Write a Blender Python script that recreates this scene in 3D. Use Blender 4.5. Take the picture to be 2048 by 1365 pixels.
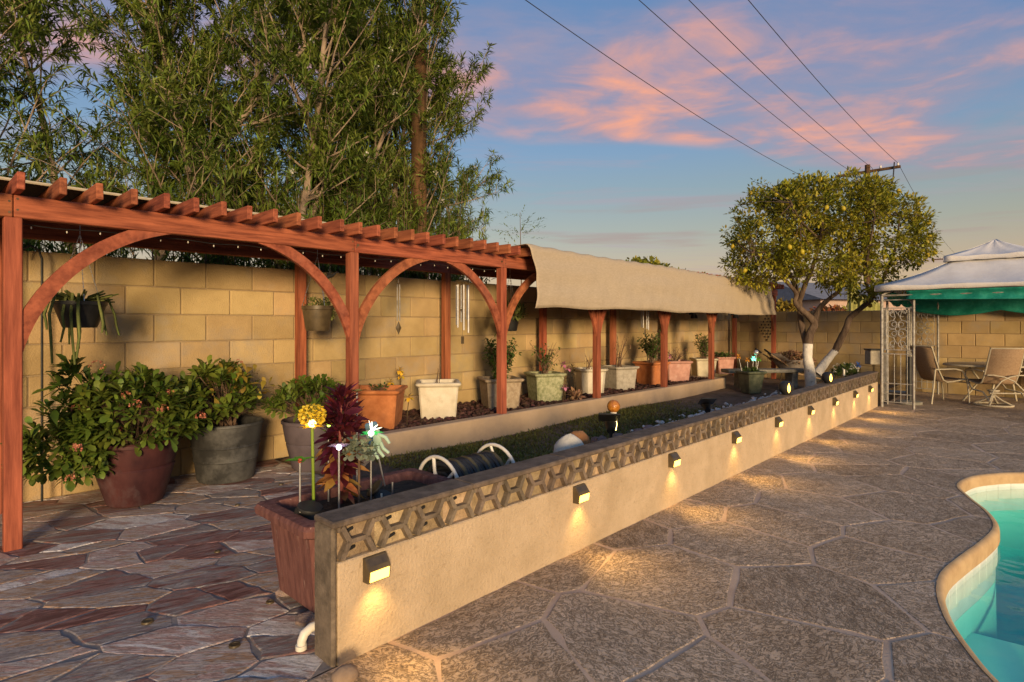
import bpy, bmesh, math, random
import numpy as np
from mathutils import Vector, Matrix, Quaternion
from mathutils.geometry import delaunay_2d_cdt

for _o in list(bpy.data.objects):
    bpy.data.objects.remove(_o)
scene = bpy.context.scene
COL = scene.collection
R = math.radians
random.seed(7)
RNG = np.random.default_rng(11)

# ------------------------------------------------------------------ camera
# world axes: X runs along the garden walls (away to the right), Y towards the block wall at the back
CAM_H = 1.45
F_PX = 1150.0                       # focal length for a 2048 px wide frame
ALPHA = math.atan2(1076.0, F_PX)    # heading of the walls against the view axis
SA, CA = math.sin(ALPHA), math.cos(ALPHA)
HORIZON = 648.0
cam_data = bpy.data.cameras.new("camera")
cam = bpy.data.objects.new("camera", cam_data)
COL.objects.link(cam)
cam.location = (0, 0, CAM_H)
cam.rotation_euler = (R(90), 0, math.atan2(SA, CA) - R(90))
cam_data.sensor_width = 36.0
cam_data.lens = 36.0 * F_PX / 2048.0
cam_data.shift_y = (HORIZON - 682.5) / 2048.0
cam_data.clip_start = 0.05
cam_data.clip_end = 3000
scene.camera = cam

# ------------------------------------------------------------------ light and sky
SUN_DIR = Vector((0.55, 0.835, -math.tan(R(8.0)))).normalized()   # the way the light travels
SUN_AZ = math.atan2(-SUN_DIR.x, -SUN_DIR.y)
SUN_EL = math.asin(-SUN_DIR.z)
sl = bpy.data.lights.new("sun", 'SUN')
sl.energy = 2.9
sl.angle = R(12.0)
sl.color = (1.0, 0.71, 0.39)
sun = bpy.data.objects.new("sun", sl)
COL.objects.link(sun)
sun.rotation_euler = SUN_DIR.to_track_quat('-Z', 'Y').to_euler()
sun.location = (-4, -6, 8)

scene.view_settings.view_transform = 'Standard'
scene.view_settings.look = 'None'
scene.view_settings.exposure = 0.68
scene.view_settings.gamma = 1.0
scene.view_settings.use_curve_mapping = False
scene.cycles.use_denoising = True
scene.cycles.max_bounces = 5
scene.cycles.diffuse_bounces = 3
scene.cycles.glossy_bounces = 2
scene.cycles.transmission_bounces = 3
scene.cycles.transparent_max_bounces = 12
scene.cycles.caustics_reflective = False
scene.cycles.caustics_refractive = False
scene.cycles.sample_clamp_indirect = 4.0

world = bpy.data.worlds.new("World")
scene.world = world
world.use_nodes = True
NISH, RAMP = 0.036, 1.0     # share of the physical sky (bright round the low sun behind the viewer) and of the dusk colours
CL_A, CL_B = 12.1, 5.9
def build_world():
    nt = world.node_tree
    N, L = nt.nodes, nt.links
    N.clear()
    def nd(t, **kw):
        n = N.new(t)
        for k, v in kw.items():
            setattr(n, k, v)
        return n
    def mth(op, a, b=None, c=None, clamp=False):
        n = nd('ShaderNodeMath', operation=op)
        n.use_clamp = clamp
        for i, s in enumerate((a, b, c)):
            if s is None: continue
            if isinstance(s, (int, float)): n.inputs[i].default_value = s
            else: L.new(s, n.inputs[i])
        return n.outputs[0]
    def sstep(x, a, b):
        n = nd('ShaderNodeMapRange', interpolation_type='SMOOTHSTEP')
        L.new(x, n.inputs[0]); n.inputs[1].default_value = a; n.inputs[2].default_value = b
        return n.outputs[0]
    def mixc(f, a, b):
        n = nd('ShaderNodeMix', data_type='RGBA')
        if isinstance(f, (int, float)): n.inputs[0].default_value = f
        else: L.new(f, n.inputs[0])
        for i, s in ((6, a), (7, b)):
            if isinstance(s, tuple): n.inputs[i].default_value = (*s, 1)
            else: L.new(s, n.inputs[i])
        return n.outputs[2]
    sky = nd('ShaderNodeTexSky', sky_type='NISHITA')
    sky.sun_disc = False
    sky.sun_elevation = SUN_EL
    sky.sun_rotation = SUN_AZ
    sky.altitude = 350; sky.air_density = 1.0; sky.dust_density = 1.2; sky.ozone_density = 2.5
    hs = nd('ShaderNodeHueSaturation'); hs.inputs['Saturation'].default_value = 1.0
    hs.inputs['Value'].default_value = 1.0
    L.new(sky.outputs[0], hs.inputs['Color'])
    tc = nd('ShaderNodeTexCoord')
    sep = nd('ShaderNodeSeparateXYZ'); L.new(tc.outputs['Generated'], sep.inputs[0])
    x, y, z = sep.outputs
    zz = mth('MAXIMUM', z, 0.02)
    # sky at dusk: deep blue overhead, pale green blue, warm near the horizon, the same all round
    rp = nd('ShaderNodeValToRGB'); L.new(z, rp.inputs[0])
    e = rp.color_ramp.elements
    stops = [(0.0, (0.24, 0.11, 0.035)), (0.08, (0.235, 0.12, 0.04)), (0.15, (0.155, 0.125, 0.065)), (0.22, (0.105, 0.12, 0.11)),
             (0.28, (0.08, 0.115, 0.16)), (0.38, (0.05, 0.092, 0.175)), (1.0, (0.05, 0.092, 0.175))]
    e[0].position, e[0].color = stops[0][0], (*stops[0][1], 1)
    e[1].position, e[1].color = stops[-1][0], (*stops[-1][1], 1)
    for p, c in stops[1:-1]:
        k = e.new(p); k.color = (*c, 1)
    nm = nd('ShaderNodeMix', data_type='RGBA', blend_type='MULTIPLY'); nm.inputs[0].default_value = 1
    L.new(hs.outputs[0], nm.inputs[6]); nm.inputs[7].default_value = (NISH, NISH, NISH, 1)
    rs = nd('ShaderNodeMix', data_type='RGBA', blend_type='MULTIPLY'); rs.inputs[0].default_value = 1
    L.new(rp.outputs[0], rs.inputs[6]); rs.inputs[7].default_value = (RAMP, RAMP, RAMP, 1)
    ab = nd('ShaderNodeMix', data_type='RGBA', blend_type='ADD'); ab.inputs[0].default_value = 1
    L.new(nm.outputs[2], ab.inputs[6]); L.new(rs.outputs[2], ab.inputs[7])
    base = ab.outputs[2]
    # clouds on a flat layer high above: directions divided by height
    px = mth('DIVIDE', x, zz); py = mth('DIVIDE', y, zz)
    u = mth('ADD', mth('MULTIPLY', px, SA), mth('MULTIPLY', py, -CA))      # across
    v = mth('ADD', mth('MULTIPLY', px, CA), mth('MULTIPLY', py, SA))       # along
    def noise(su, sv, off, scale, detail, rough=0.55, dist=0.0):
        cb = nd('ShaderNodeCombineXYZ')
        L.new(mth('MULTIPLY', u, su), cb.inputs[0]); L.new(mth('MULTIPLY', v, sv), cb.inputs[1]); cb.inputs[2].default_value = off
        n = nd('ShaderNodeTexNoise'); n.inputs['Scale'].default_value = scale
        n.inputs['Detail'].default_value = detail; n.inputs['Roughness'].default_value = rough
        n.inputs['Distortion'].default_value = dist
        L.new(cb.outputs[0], n.inputs['Vector'])
        return n.outputs['Fac']
    bend = mth('MULTIPLY', mth('SUBTRACT', noise(1, 1, 3.0, 0.6, 2), 0.5), 1.6)
    vb = mth('ADD', mth('ADD', v, bend), mth('MULTIPLY', u, -0.28))
    band = mth('MULTIPLY', sstep(vb, 1.35, 1.95), mth('SUBTRACT', 1.0, sstep(vb, 2.75, 3.15)))
    big = noise(1, 1, CL_A, 1.1, 3)
    fine = noise(0.8, 1.0, CL_B, 2.6, 8, 0.58, 0.4)
    dens = mth('ADD', mth('MULTIPLY', big, 0.55), mth('MULTIPLY', fine, 0.6))
    soft = mth('MULTIPLY', sstep(dens, 0.38, 0.68), band)
    core = mth('MULTIPLY', sstep(dens, 0.55, 0.86), band)
    base = mixc(mth('MULTIPLY', soft, 0.8), base, (0.215, 0.172, 0.218))
    base = mixc(mth('MULTIPLY', core, 0.95), base, (0.64, 0.245, 0.115))
    # wisps elsewhere and long flat streaks near the horizon
    wisp = noise(0.5, 1.2, 8.1, 1.3, 6, 0.6, 0.6)
    base = mixc(mth('MULTIPLY', sstep(wisp, 0.52, 0.75), 0.4), base, (0.25, 0.195, 0.23))
    st = nd('ShaderNodeTexNoise'); st.inputs['Scale'].default_value = 1.0; st.inputs['Detail'].default_value = 4
    cb = nd('ShaderNodeCombineXYZ')
    L.new(mth('MULTIPLY', x, 3.0), cb.inputs[0]); L.new(mth('MULTIPLY', y, 3.0), cb.inputs[1]); L.new(mth('MULTIPLY', z, 42.0), cb.inputs[2])
    L.new(cb.outputs[0], st.inputs['Vector'])
    sm = mth('MULTIPLY', sstep(st.outputs['Fac'], 0.52, 0.68), mth('SUBTRACT', 1.0, sstep(z, 0.13, 0.26)))
    base = mixc(mth('MULTIPLY', sm, 0.55), base, (0.23, 0.155, 0.15))
    bg = nd('ShaderNodeBackground'); bg.inputs['Strength'].default_value = 1.15
    L.new(base, bg.inputs['Color'])
    out = nd('ShaderNodeOutputWorld'); L.new(bg.outputs[0], out.inputs[0])
build_world()

# ------------------------------------------------------------------ helpers
def W(px, py, z=0.0):
    """ground plan position of a point seen in the photograph at height z"""
    d = F_PX * (CAM_H - z) / (py - HORIZON)
    r = (px - 1024.0) / F_PX * d
    return Vector((r * SA + d * CA, -r * CA + d * SA, z))
def WX(px, Y, z=0.0):
    """point on the plane Y = const under an image column"""
    rho = (px - 1024.0) / F_PX
    d = Y / (SA - CA * rho)
    return Vector((d * (SA * rho + CA), Y, z))
def WD(px, py, d):
    """point at view depth d"""
    r = (px - 1024.0) / F_PX * d
    return Vector((r * SA + d * CA, -r * CA + d * SA, CAM_H - (py - HORIZON) / F_PX * d))
def lin(h):
    h = h.lstrip('#')
    c = [int(h[i:i + 2], 16) / 255 for i in (0, 2, 4)]
    return tuple(((v + 0.055) / 1.055) ** 2.4 if v > 0.04045 else v / 12.92 for v in c)

def tag(o, label=None, cat=None, group=None, kind=None):
    if label: o['label'] = label
    if cat: o['category'] = cat
    if group: o['group'] = group
    if kind: o['kind'] = kind
    return o
def thing(name, label, cat, loc=(0, 0, 0), rz=0.0, group=None):
    o = bpy.data.objects.new(name, None)
    o.empty_display_size = 0.1
    COL.objects.link(o)
    o.location = loc; o.rotation_euler = (0, 0, rz)
    return tag(o, label, cat, group)
def inst(name, mesh, parent=None, loc=(0, 0, 0), rot=(0, 0, 0), scale=None):
    o = bpy.data.objects.new(name, mesh)
    COL.objects.link(o)
    if parent: o.parent = parent
    o.location = loc; o.rotation_euler = rot
    if scale: o.scale = scale
    return o

class MB:
    """collects shapes and links them as one mesh"""
    def __init__(s): s.v, s.f, s.mi = [], [], []
    def add(s, vs, fs, mi=0):
        b = len(s.v)
        s.v += [tuple(p) for p in vs]
        s.f += [tuple(i + b for i in f) for f in fs]
        s.mi += [mi] * len(fs)
        return s
    def xf(s, M, start=0):
        for i in range(start, len(s.v)):
            s.v[i] = tuple(M @ Vector(s.v[i]))
        return s
    def box(s, c, d, bev=0.0, M=None, mi=0):
        x, y, z = (k / 2 for k in d)
        if bev <= 0:
            vs = [(sx * x, sy * y, sz * z) for sz in (-1, 1) for sy in (-1, 1) for sx in (-1, 1)]
            fs = [(0, 2, 3, 1), (4, 5, 7, 6), (0, 1, 5, 4), (2, 6, 7, 3), (0, 4, 6, 2), (1, 3, 7, 5)]
        else:
            bm = bmesh.new()
            bmesh.ops.create_cube(bm, size=1.0)
            for v in bm.verts: v.co = (v.co.x * d[0], v.co.y * d[1], v.co.z * d[2])
            bmesh.ops.bevel(bm, geom=bm.edges[:], offset=min(bev, min(d) * 0.45), segments=1, affect='EDGES', profile=0.5)
            bm.verts.ensure_lookup_table()
            vs = [v.co.copy() for v in bm.verts]; fs = [[v.index for v in f.verts] for f in bm.faces]
            bm.free()
        T = Matrix.Translation(Vector(c)) @ (M.to_4x4() if M else Matrix.Identity(4))
        return s.add([T @ Vector(p) for p in vs], fs, mi)
    def tube(s, pts, rad, n=8, cap=True, mi=0):
        pts = [Vector(p) for p in pts]
        if isinstance(rad, (int, float)): rad = [rad] * len(pts)
        t0 = (pts[1] - pts[0]).normalized()
        up = Vector((0, 0, 1)) if abs(t0.z) < 0.9 else Vector((1, 0, 0))
        a = t0.cross(up).normalized()
        vs, fs = [], []
        for i, p in enumerate(pts):
            t = (pts[min(i + 1, len(pts) - 1)] - pts[max(i - 1, 0)]).normalized()
            a = (a - t * a.dot(t))
            a = a.normalized() if a.length > 1e-6 else t.orthogonal().normalized()
            b = t.cross(a)
            for k in range(n):
                w = 2 * math.pi * k / n
                vs.append(p + (a * math.cos(w) + b * math.sin(w)) * rad[i])
        for i in range(len(pts) - 1):
            for k in range(n):
                k2 = (k + 1) % n
                fs.append((i * n + k, i * n + k2, (i + 1) * n + k2, (i + 1) * n + k))
        if cap:
            fs.append(tuple(range(n))[::-1]); fs.append(tuple((len(pts) - 1) * n + k for k in range(n)))
        return s.add(vs, fs, mi)
    def lathe(s, prof, n=24, c=(0, 0, 0), mi=0, close=False):
        vs, fs = [], []
        for r, z in prof:
            for k in range(n):
                w = 2 * math.pi * k / n
                vs.append((c[0] + r * math.cos(w), c[1] + r * math.sin(w), c[2] + z))
        for i in range(len(prof) - 1):
            for k in range(n):
                k2 = (k + 1) % n
                fs.append((i * n + k, i * n + k2, (i + 1) * n + k2, (i + 1) * n + k))
        if close:
            fs.append(tuple(range(n))[::-1]); fs.append(tuple((len(prof) - 1) * n + k for k in range(n)))
        return s.add(vs, fs, mi)
    def prism(s, poly, h0, h1, axis='z', mi=0):
        """2D polygon (ccw) extruded between h0 and h1; axis y: polygon is x,z"""
        n = len(poly)
        if axis == 'z': f = lambda p, h: (p[0], p[1], h)
        elif axis == 'y': f = lambda p, h: (p[0], h, p[1])
        else: f = lambda p, h: (h, p[0], p[1])
        vs = [f(p, h0) for p in poly] + [f(p, h1) for p in poly]
        fs = [tuple(range(n))[::-1], tuple(range(n, 2 * n))]
        fs += [(i, (i + 1) % n, n + (i + 1) % n, n + i) for i in range(n)]
        if axis == 'y': fs = [q[::-1] for q in fs]
        return s.add(vs, fs, mi)
    def ball(s, c, r, n=10, m=6, mi=0, jit=0.0):
        if isinstance(r, (int, float)): r = (r, r, r)
        vs = [(c[0], c[1], c[2] - r[2])]
        for i in range(1, m):
            t = math.pi * i / m
            for k in range(n):
                w = 2 * math.pi * k / n
                j = 1 + random.uniform(-jit, jit)
                vs.append((c[0] + r[0] * j * math.sin(t) * math.cos(w), c[1] + r[1] * j * math.sin(t) * math.sin(w), c[2] - r[2] * j * math.cos(t)))
        vs.append((c[0], c[1], c[2] + r[2]))
        fs = [(0, 1 + (k + 1) % n, 1 + k) for k in range(n)]
        for i in range(m - 2):
            for k in range(n):
                k2 = (k + 1) % n
                a = 1 + i * n
                fs.append((a + k, a + k2, a + n + k2, a + n + k))
        a = 1 + (m - 2) * n; t = len(vs) - 1
        fs += [(a + k, a + (k + 1) % n, t) for k in range(n)]
        return s.add(vs, fs, mi)
    def mesh(s, name, mats, smooth=None, off=None):
        me = bpy.data.meshes.new(name)
        vs = s.v if off is None else [(p[0] - off[0], p[1] - off[1], p[2] - off[2]) for p in s.v]
        me.from_pydata(vs, [], s.f)
        if not isinstance(mats, (list, tuple)): mats = [mats]
        for m in mats: me.materials.append(m)
        if any(s.mi): me.polygons.foreach_set('material_index', s.mi)
        if smooth is not None:
            me.shade_smooth()
            me.set_sharp_from_angle(angle=R(smooth))
        me.update()
        return me
    def build(s, name, mats, parent=None, smooth=None, world=False, at=None):
        off = None
        loc = (0, 0, 0)
        if world and parent is not None: off = tuple(parent.location)
        if at is not None: off = tuple(at); loc = at
        return inst(name, s.mesh(name, mats, smooth, off), parent, loc)

# ------------------------------------------------------------------ materials
def mat(name, c1, c2=None, scale=6.0, rough=0.85, bump=0.0, bscale=None, detail=6, stretch=(1, 1, 1), metal=0.0,
        rnd=0.0, island=0.0, spots=None, coord='pos', spec=0.3, contrast=(0.35, 0.65), emit=None, trans=0.0, bdist=0.01):
    m = bpy.data.materials.new(name); m.use_nodes = True
    nt = m.node_tree; N, L = nt.nodes, nt.links
    b = N['Principled BSDF']
    b.inputs['Roughness'].default_value = rough
    b.inputs['Metallic'].default_value = metal
    b.inputs['Specular IOR Level'].default_value = spec
    c2 = c2 or c1
    if coord == 'pos':
        g = N.new('ShaderNodeNewGeometry'); vec = g.outputs['Position']
    else:
        g = N.new('ShaderNodeTexCoord'); vec = g.outputs['Object']
        oi0 = N.new('ShaderNodeObjectInfo')
        ad = N.new('ShaderNodeVectorMath'); ad.operation = 'ADD'
        sc = N.new('ShaderNodeVectorMath'); sc.operation = 'SCALE'; sc.inputs[0].default_value = (37, 51, 23)
        L.new(oi0.outputs['Random'], sc.inputs['Scale']); L.new(vec, ad.inputs[0]); L.new(sc.outputs[0], ad.inputs[1])
        vec = ad.outputs[0]
    mp = N.new('ShaderNodeMapping'); mp.inputs['Scale'].default_value = stretch
    L.new(vec, mp.inputs[0]); vec = mp.outputs[0]
    tn = N.new('ShaderNodeTexNoise'); tn.inputs['Scale'].default_value = scale; tn.inputs['Detail'].default_value = detail
    tn.inputs['Roughness'].default_value = 0.62
    L.new(vec, tn.inputs['Vector'])
    rp = N.new('ShaderNodeValToRGB'); L.new(tn.outputs['Fac'], rp.inputs[0])
    rp.color_ramp.elements[0].position = contrast[0]; rp.color_ramp.elements[1].position = contrast[1]
    rp.color_ramp.elements[0].color = (*c1, 1); rp.color_ramp.elements[1].color = (*c2, 1)
    col = rp.outputs[0]
    if spots:
        sc_, amt, colr, lo, hi = spots
        t2 = N.new('ShaderNodeTexNoise'); t2.inputs['Scale'].default_value = sc_; t2.inputs['Detail'].default_value = 5
        t2.inputs['Roughness'].default_value = 0.7
        L.new(vec, t2.inputs['Vector'])
        mr = N.new('ShaderNodeMapRange'); mr.inputs[1].default_value = lo; mr.inputs[2].default_value = hi; mr.inputs[4].default_value = amt
        L.new(t2.outputs['Fac'], mr.inputs[0])
        mx = N.new('ShaderNodeMix'); mx.data_type = 'RGBA'
        L.new(mr.outputs[0], mx.inputs[0]); L.new(col, mx.inputs[6]); mx.inputs[7].default_value = (*colr, 1)
        col = mx.outputs[2]
    if rnd or island:
        hs = N.new('ShaderNodeHueSaturation')
        if island:
            src = g.outputs['Random Per Island'] if coord == 'pos' else N.new('ShaderNodeNewGeometry').outputs['Random Per Island']
        else:
            src = N.new('ShaderNodeObjectInfo').outputs['Random']
        amt = island or rnd
        mr = N.new('ShaderNodeMapRange'); mr.inputs[3].default_value = 1 - amt; mr.inputs[4].default_value = 1 + amt
        L.new(src, mr.inputs[0]); L.new(mr.outputs[0], hs.inputs['Value'])
        mr2 = N.new('ShaderNodeMapRange'); mr2.inputs[3].default_value = 0.5 - amt * 0.06; mr2.inputs[4].default_value = 0.5 + amt * 0.04
        fr = N.new('ShaderNodeMath'); fr.operation = 'FRACT'; ml = N.new('ShaderNodeMath'); ml.operation = 'MULTIPLY'; ml.inputs[1].default_value = 7.31
        L.new(src, ml.inputs[0]); L.new(ml.outputs[0], fr.inputs[0]); L.new(fr.outputs[0], mr2.inputs[0]); L.new(mr2.outputs[0], hs.inputs['Hue'])
        L.new(col, hs.inputs['Color']); col = hs.outputs[0]
    L.new(col, b.inputs['Base Color'])
    if bump:
        bn = N.new('ShaderNodeTexNoise'); bn.inputs['Scale'].default_value = bscale or scale * 4; bn.inputs['Detail'].default_value = 5
        bn.inputs['Roughness'].default_value = 0.65
        L.new(vec, bn.inputs['Vector'])
        bp = N.new('ShaderNodeBump'); bp.inputs['Strength'].default_value = bump; bp.inputs['Distance'].default_value = bdist
        L.new(bn.outputs['Fac'], bp.inputs['Height']); L.new(bp.outputs[0], b.inputs['Normal'])
    if emit:
        b.inputs['Emission Color'].default_value = (*emit[0], 1); b.inputs['Emission Strength'].default_value = emit[1]
    if trans:
        out = N['Material Output']
        tr = N.new('ShaderNodeBsdfTranslucent'); L.new(col, tr.inputs['Color'])
        ms = N.new('ShaderNodeMixShader'); ms.inputs[0].default_value = trans
        L.new(b.outputs[0], ms.inputs[1]); L.new(tr.outputs[0], ms.inputs[2]); L.new(ms.outputs[0], out.inputs['Surface'])
    return m

MT = {}
MT['redwood'] = mat('redwood_stain', (0.17, 0.046, 0.022), (0.40, 0.125, 0.058), 12, 0.8, 0.6, 50, stretch=(1, 1, 1), rnd=0.14, spots=(2.2, 0.5, (0.28, 0.12, 0.075), 0.5, 0.72), bdist=0.004)
MT['redwood_x'] = mat('redwood_stain_along', (0.17, 0.046, 0.022), (0.40, 0.125, 0.058), 24, 0.8, 0.8, 60, stretch=(0.12, 1, 1.6), rnd=0.14, spots=(1.5, 0.5, (0.30, 0.13, 0.085), 0.5, 0.72), bdist=0.004)
MT['redwood_y'] = mat('redwood_stain_rafter', (0.17, 0.046, 0.022), (0.40, 0.125, 0.058), 24, 0.8, 0.8, 60, stretch=(1, 0.12, 1.6), rnd=0.15, bdist=0.004)
MT['redwood_z'] = mat('redwood_stain_post', (0.17, 0.046, 0.022), (0.40, 0.125, 0.058), 24, 0.8, 0.8, 60, stretch=(1, 1, 0.08), rnd=0.12, spots=(2.0, 0.5, (0.29, 0.12, 0.08), 0.5, 0.72), bdist=0.004)
MT['block'] = mat('painted_block', (0.37, 0.265, 0.125), (0.49, 0.36, 0.18), 2.2, 0.95, 0.8, 75, rnd=0.15, spots=(1.7, 0.75, (0.36, 0.295, 0.21), 0.5, 0.66), bdist=0.01)
MT['mortar'] = mat('block_mortar', (0.26, 0.195, 0.12), (0.36, 0.27, 0.16), 8, 0.95, 0.5, 60)
MT['stucco'] = mat('tan_stucco', (0.45, 0.34, 0.22), (0.56, 0.43, 0.29), 4.0, 0.95, 1.0, 60, spots=(30, 0.6, (0.29, 0.205, 0.125), 0.56, 0.74), bdist=0.009)
MT['curb'] = mat('curb_stucco', (0.46, 0.33, 0.21), (0.57, 0.42, 0.28), 1.6, 0.95, 0.6, 60, spots=(1.1, 0.6, (0.34, 0.26, 0.2), 0.5, 0.68), bdist=0.005)
MT['rib'] = mat('bare_concrete', (0.11, 0.086, 0.064), (0.225, 0.175, 0.13), 14, 0.95, 1.0, 90, rnd=0.2, spots=(5, 0.4, (0.1, 0.08, 0.065), 0.5, 0.7), bdist=0.006)
MT['infill'] = mat('block_infill', (0.28, 0.205, 0.12), (0.50, 0.375, 0.235), 16, 0.95, 1.0, 70, rnd=0.22, bdist=0.012)
MT['grout'] = mat('stamped_joint', (0.50, 0.35, 0.25), (0.60, 0.44, 0.32), 5, 0.9, 0.4, 60)
MT['mortar_floor'] = mat('patio_mortar', (0.22, 0.185, 0.165), (0.31, 0.265, 0.235), 6, 0.95, 0.6, 50)
MT['terracotta'] = mat('orange_terracotta', (0.40, 0.135, 0.045), (0.56, 0.215, 0.08), 9, 0.9, 0.35, 60, spots=(5, 0.5, (0.32, 0.13, 0.07), 0.5, 0.7), coord='obj')
MT['pink_pot'] = mat('pink_terracotta', (0.40, 0.20, 0.16), (0.55, 0.31, 0.25), 9, 0.9, 0.5, 60, spots=(8, 0.5, (0.6, 0.45, 0.38), 0.54, 0.68), coord='obj')
MT['trough'] = mat('rose_terracotta', (0.11, 0.044, 0.04), (0.21, 0.092, 0.078), 9, 0.85, 0.5, 40, stretch=(3.5, 3.5, 0.5), spots=(16, 0.6, (0.5, 0.36, 0.31), 0.62, 0.72), coord='obj')
MT['white_pot'] = mat('weathered_white', (0.56, 0.50, 0.38), (0.68, 0.62, 0.50), 5, 0.9, 0.35, 60, spots=(7, 0.5, (0.42, 0.36, 0.25), 0.52, 0.7), coord='obj')
MT['buff_pot'] = mat('buff_concrete', (0.28, 0.21, 0.14), (0.41, 0.33, 0.235), 22, 0.95, 0.6, 60, spots=(9, 0.5, (0.2, 0.15, 0.1), 0.52, 0.7), coord='obj')
MT['green_pot'] = mat('mossy_green', (0.20, 0.22, 0.11), (0.42, 0.42, 0.27), 24, 0.95, 0.6, 60, spots=(8, 0.5, (0.16, 0.18, 0.085), 0.52, 0.68), coord='obj')
MT['grey_pot'] = mat('grey_concrete', (0.30, 0.27, 0.22), (0.45, 0.41, 0.34), 20, 0.95, 0.5, 60, spots=(5, 0.5, (0.24, 0.22, 0.18), 0.5, 0.7), coord='obj')
MT['cream_pot'] = mat('cream_concrete', (0.5, 0.44, 0.31), (0.62, 0.55, 0.41), 8, 0.9, 0.3, 60, coord='obj')
MT['glaze_pot'] = mat('dark_green_glaze', (0.05, 0.06, 0.04), (0.13, 0.14, 0.09), 8, 0.45, 0.2, 30, coord='obj')
MT['maroon'] = mat('maroon_plastic', (0.035, 0.012, 0.015), (0.085, 0.03, 0.03), 4, 0.55, 0.1, 40, spots=(3, 0.6, (0.14, 0.11, 0.12), 0.5, 0.72), coord='obj', stretch=(1, 1, 0.6))
MT['char_pot'] = mat('charcoal_plastic', (0.02, 0.02, 0.02), (0.06, 0.06, 0.057), 3, 0.6, 0.15, 40, spots=(2.4, 0.7, (0.15, 0.15, 0.145), 0.48, 0.7), coord='obj')
MT['mauve_pot'] = mat('faded_mauve_plastic', (0.07, 0.055, 0.065), (0.155, 0.125, 0.14), 3, 0.65, 0.15, 40, spots=(3, 0.5, (0.08, 0.06, 0.07), 0.5, 0.7), coord='obj')
MT['soil'] = mat('garden_soil', (0.035, 0.024, 0.017), (0.085, 0.06, 0.042), 12, 0.98, 0.9, 60, bdist=0.02)
MT['dirt'] = mat('bare_dirt', (0.14, 0.095, 0.065), (0.24, 0.17, 0.12), 7, 0.98, 0.8, 50, spots=(3, 0.6, (0.09, 0.075, 0.04), 0.48, 0.65), bdist=0.02)
MT['alley'] = mat('alley_dirt', (0.22, 0.17, 0.12), (0.32, 0.25, 0.18), 2, 0.98, 0.5, 30)
MT['lava'] = mat('lava_rock', (0.04, 0.022, 0.018), (0.10, 0.05, 0.038), 30, 0.95, 0.8, 90, island=0.55, bdist=0.01)
MT['rock'] = mat('pink_grey_rock', (0.25, 0.17, 0.15), (0.42, 0.32, 0.28), 12, 0.92, 0.8, 50, rnd=0.3, coord='obj', bdist=0.02)
MT['quartz'] = mat('white_quartz', (0.52, 0.48, 0.45), (0.74, 0.71, 0.68), 16, 0.7, 0.6, 50, rnd=0.2, island=0.2, bdist=0.02)
MT['black'] = mat('black_plastic', (0.014, 0.014, 0.015), (0.03, 0.03, 0.03), 8, 0.45)
MT['bronze'] = mat('bronze_plastic', (0.06, 0.043, 0.022), (0.12, 0.087, 0.045), 10, 0.45, spec=0.5)
MT['steel'] = mat('brushed_steel', (0.5, 0.5, 0.5), (0.7, 0.7, 0.7), 20, 0.32, metal=0.85)
MT['chrome'] = mat('chime_aluminium', (0.42, 0.42, 0.43), (0.55, 0.55, 0.55), 20, 0.4, metal=0.3)
MT['white_pl'] = mat('white_plastic', (0.60, 0.57, 0.52), (0.72, 0.69, 0.64), 6, 0.5)
MT['pvc'] = mat('pvc_white', (0.62, 0.58, 0.48), (0.75, 0.71, 0.62), 8, 0.4)
MT['hose'] = mat('rubber_hose', (0.012, 0.014, 0.018), (0.035, 0.036, 0.04), 12, 0.5)
MT['hose_y'] = mat('rubber_hose_tan', (0.06, 0.05, 0.028), (0.10, 0.085, 0.045), 12, 0.55)
MT['shade'] = mat('shade_cloth', (0.45, 0.37, 0.27), (0.52, 0.43, 0.32), 40, 0.95, 0.6, 140, stretch=(0.5, 1, 1.6), trans=0.15, spots=(0.8, 0.2, (0.36, 0.28, 0.18), 0.5, 0.7), bdist=0.004)
MT['patch'] = mat('worn_cloth_patch', (0.55, 0.47, 0.37), (0.62, 0.54, 0.43), 20, 0.95, 0.3, 120)
MT['dark_screen'] = mat('dark_shade_screen', (0.022, 0.02, 0.02), (0.05, 0.045, 0.042), 30, 0.9, 0.6, 60, stretch=(0.3, 3, 1))
MT['hem'] = mat('pale_hem', (0.42, 0.36, 0.26), (0.5, 0.44, 0.33), 20, 0.9)
MT['canvas'] = mat('white_canvas', (0.70, 0.68, 0.68), (0.80, 0.785, 0.78), 2.2, 0.9, 0.35, 7, trans=0.12, bdist=0.02, spots=(3, 0.3, (0.5, 0.46, 0.42), 0.5, 0.75))
MT['teal_cloth'] = mat('green_tarp', (0.008, 0.19, 0.14), (0.018, 0.29, 0.22), 6, 0.5, 0.5, 18, trans=0.15, bdist=0.02, spots=(12, 0.3, (0.1, 0.4, 0.34), 0.55, 0.7))
MT['iron'] = mat('weathered_iron', (0.22, 0.21, 0.19), (0.42, 0.40, 0.37), 16, 0.65, 0.4, 70, metal=0.2, spots=(9, 0.5, (0.12, 0.10, 0.075), 0.52, 0.66))
MT['frame'] = mat('beige_chair_frame', (0.42, 0.37, 0.27), (0.54, 0.48, 0.36), 12, 0.55, coord='obj')
MT['sling'] = mat('tan_sling_fabric', (0.30, 0.20, 0.12), (0.39, 0.27, 0.17), 40, 0.9, 0.6, 300, coord='obj', bdist=0.003)
MT['tabletop'] = mat('stone_tabletop', (0.32, 0.27, 0.20), (0.45, 0.39, 0.3), 18, 0.4, coord='obj')
MT['bark'] = mat('citrus_bark', (0.075, 0.05, 0.036), (0.17, 0.12, 0.085), 14, 0.95, 1.0, 36, stretch=(1, 1, 0.3), bdist=0.02)
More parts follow.
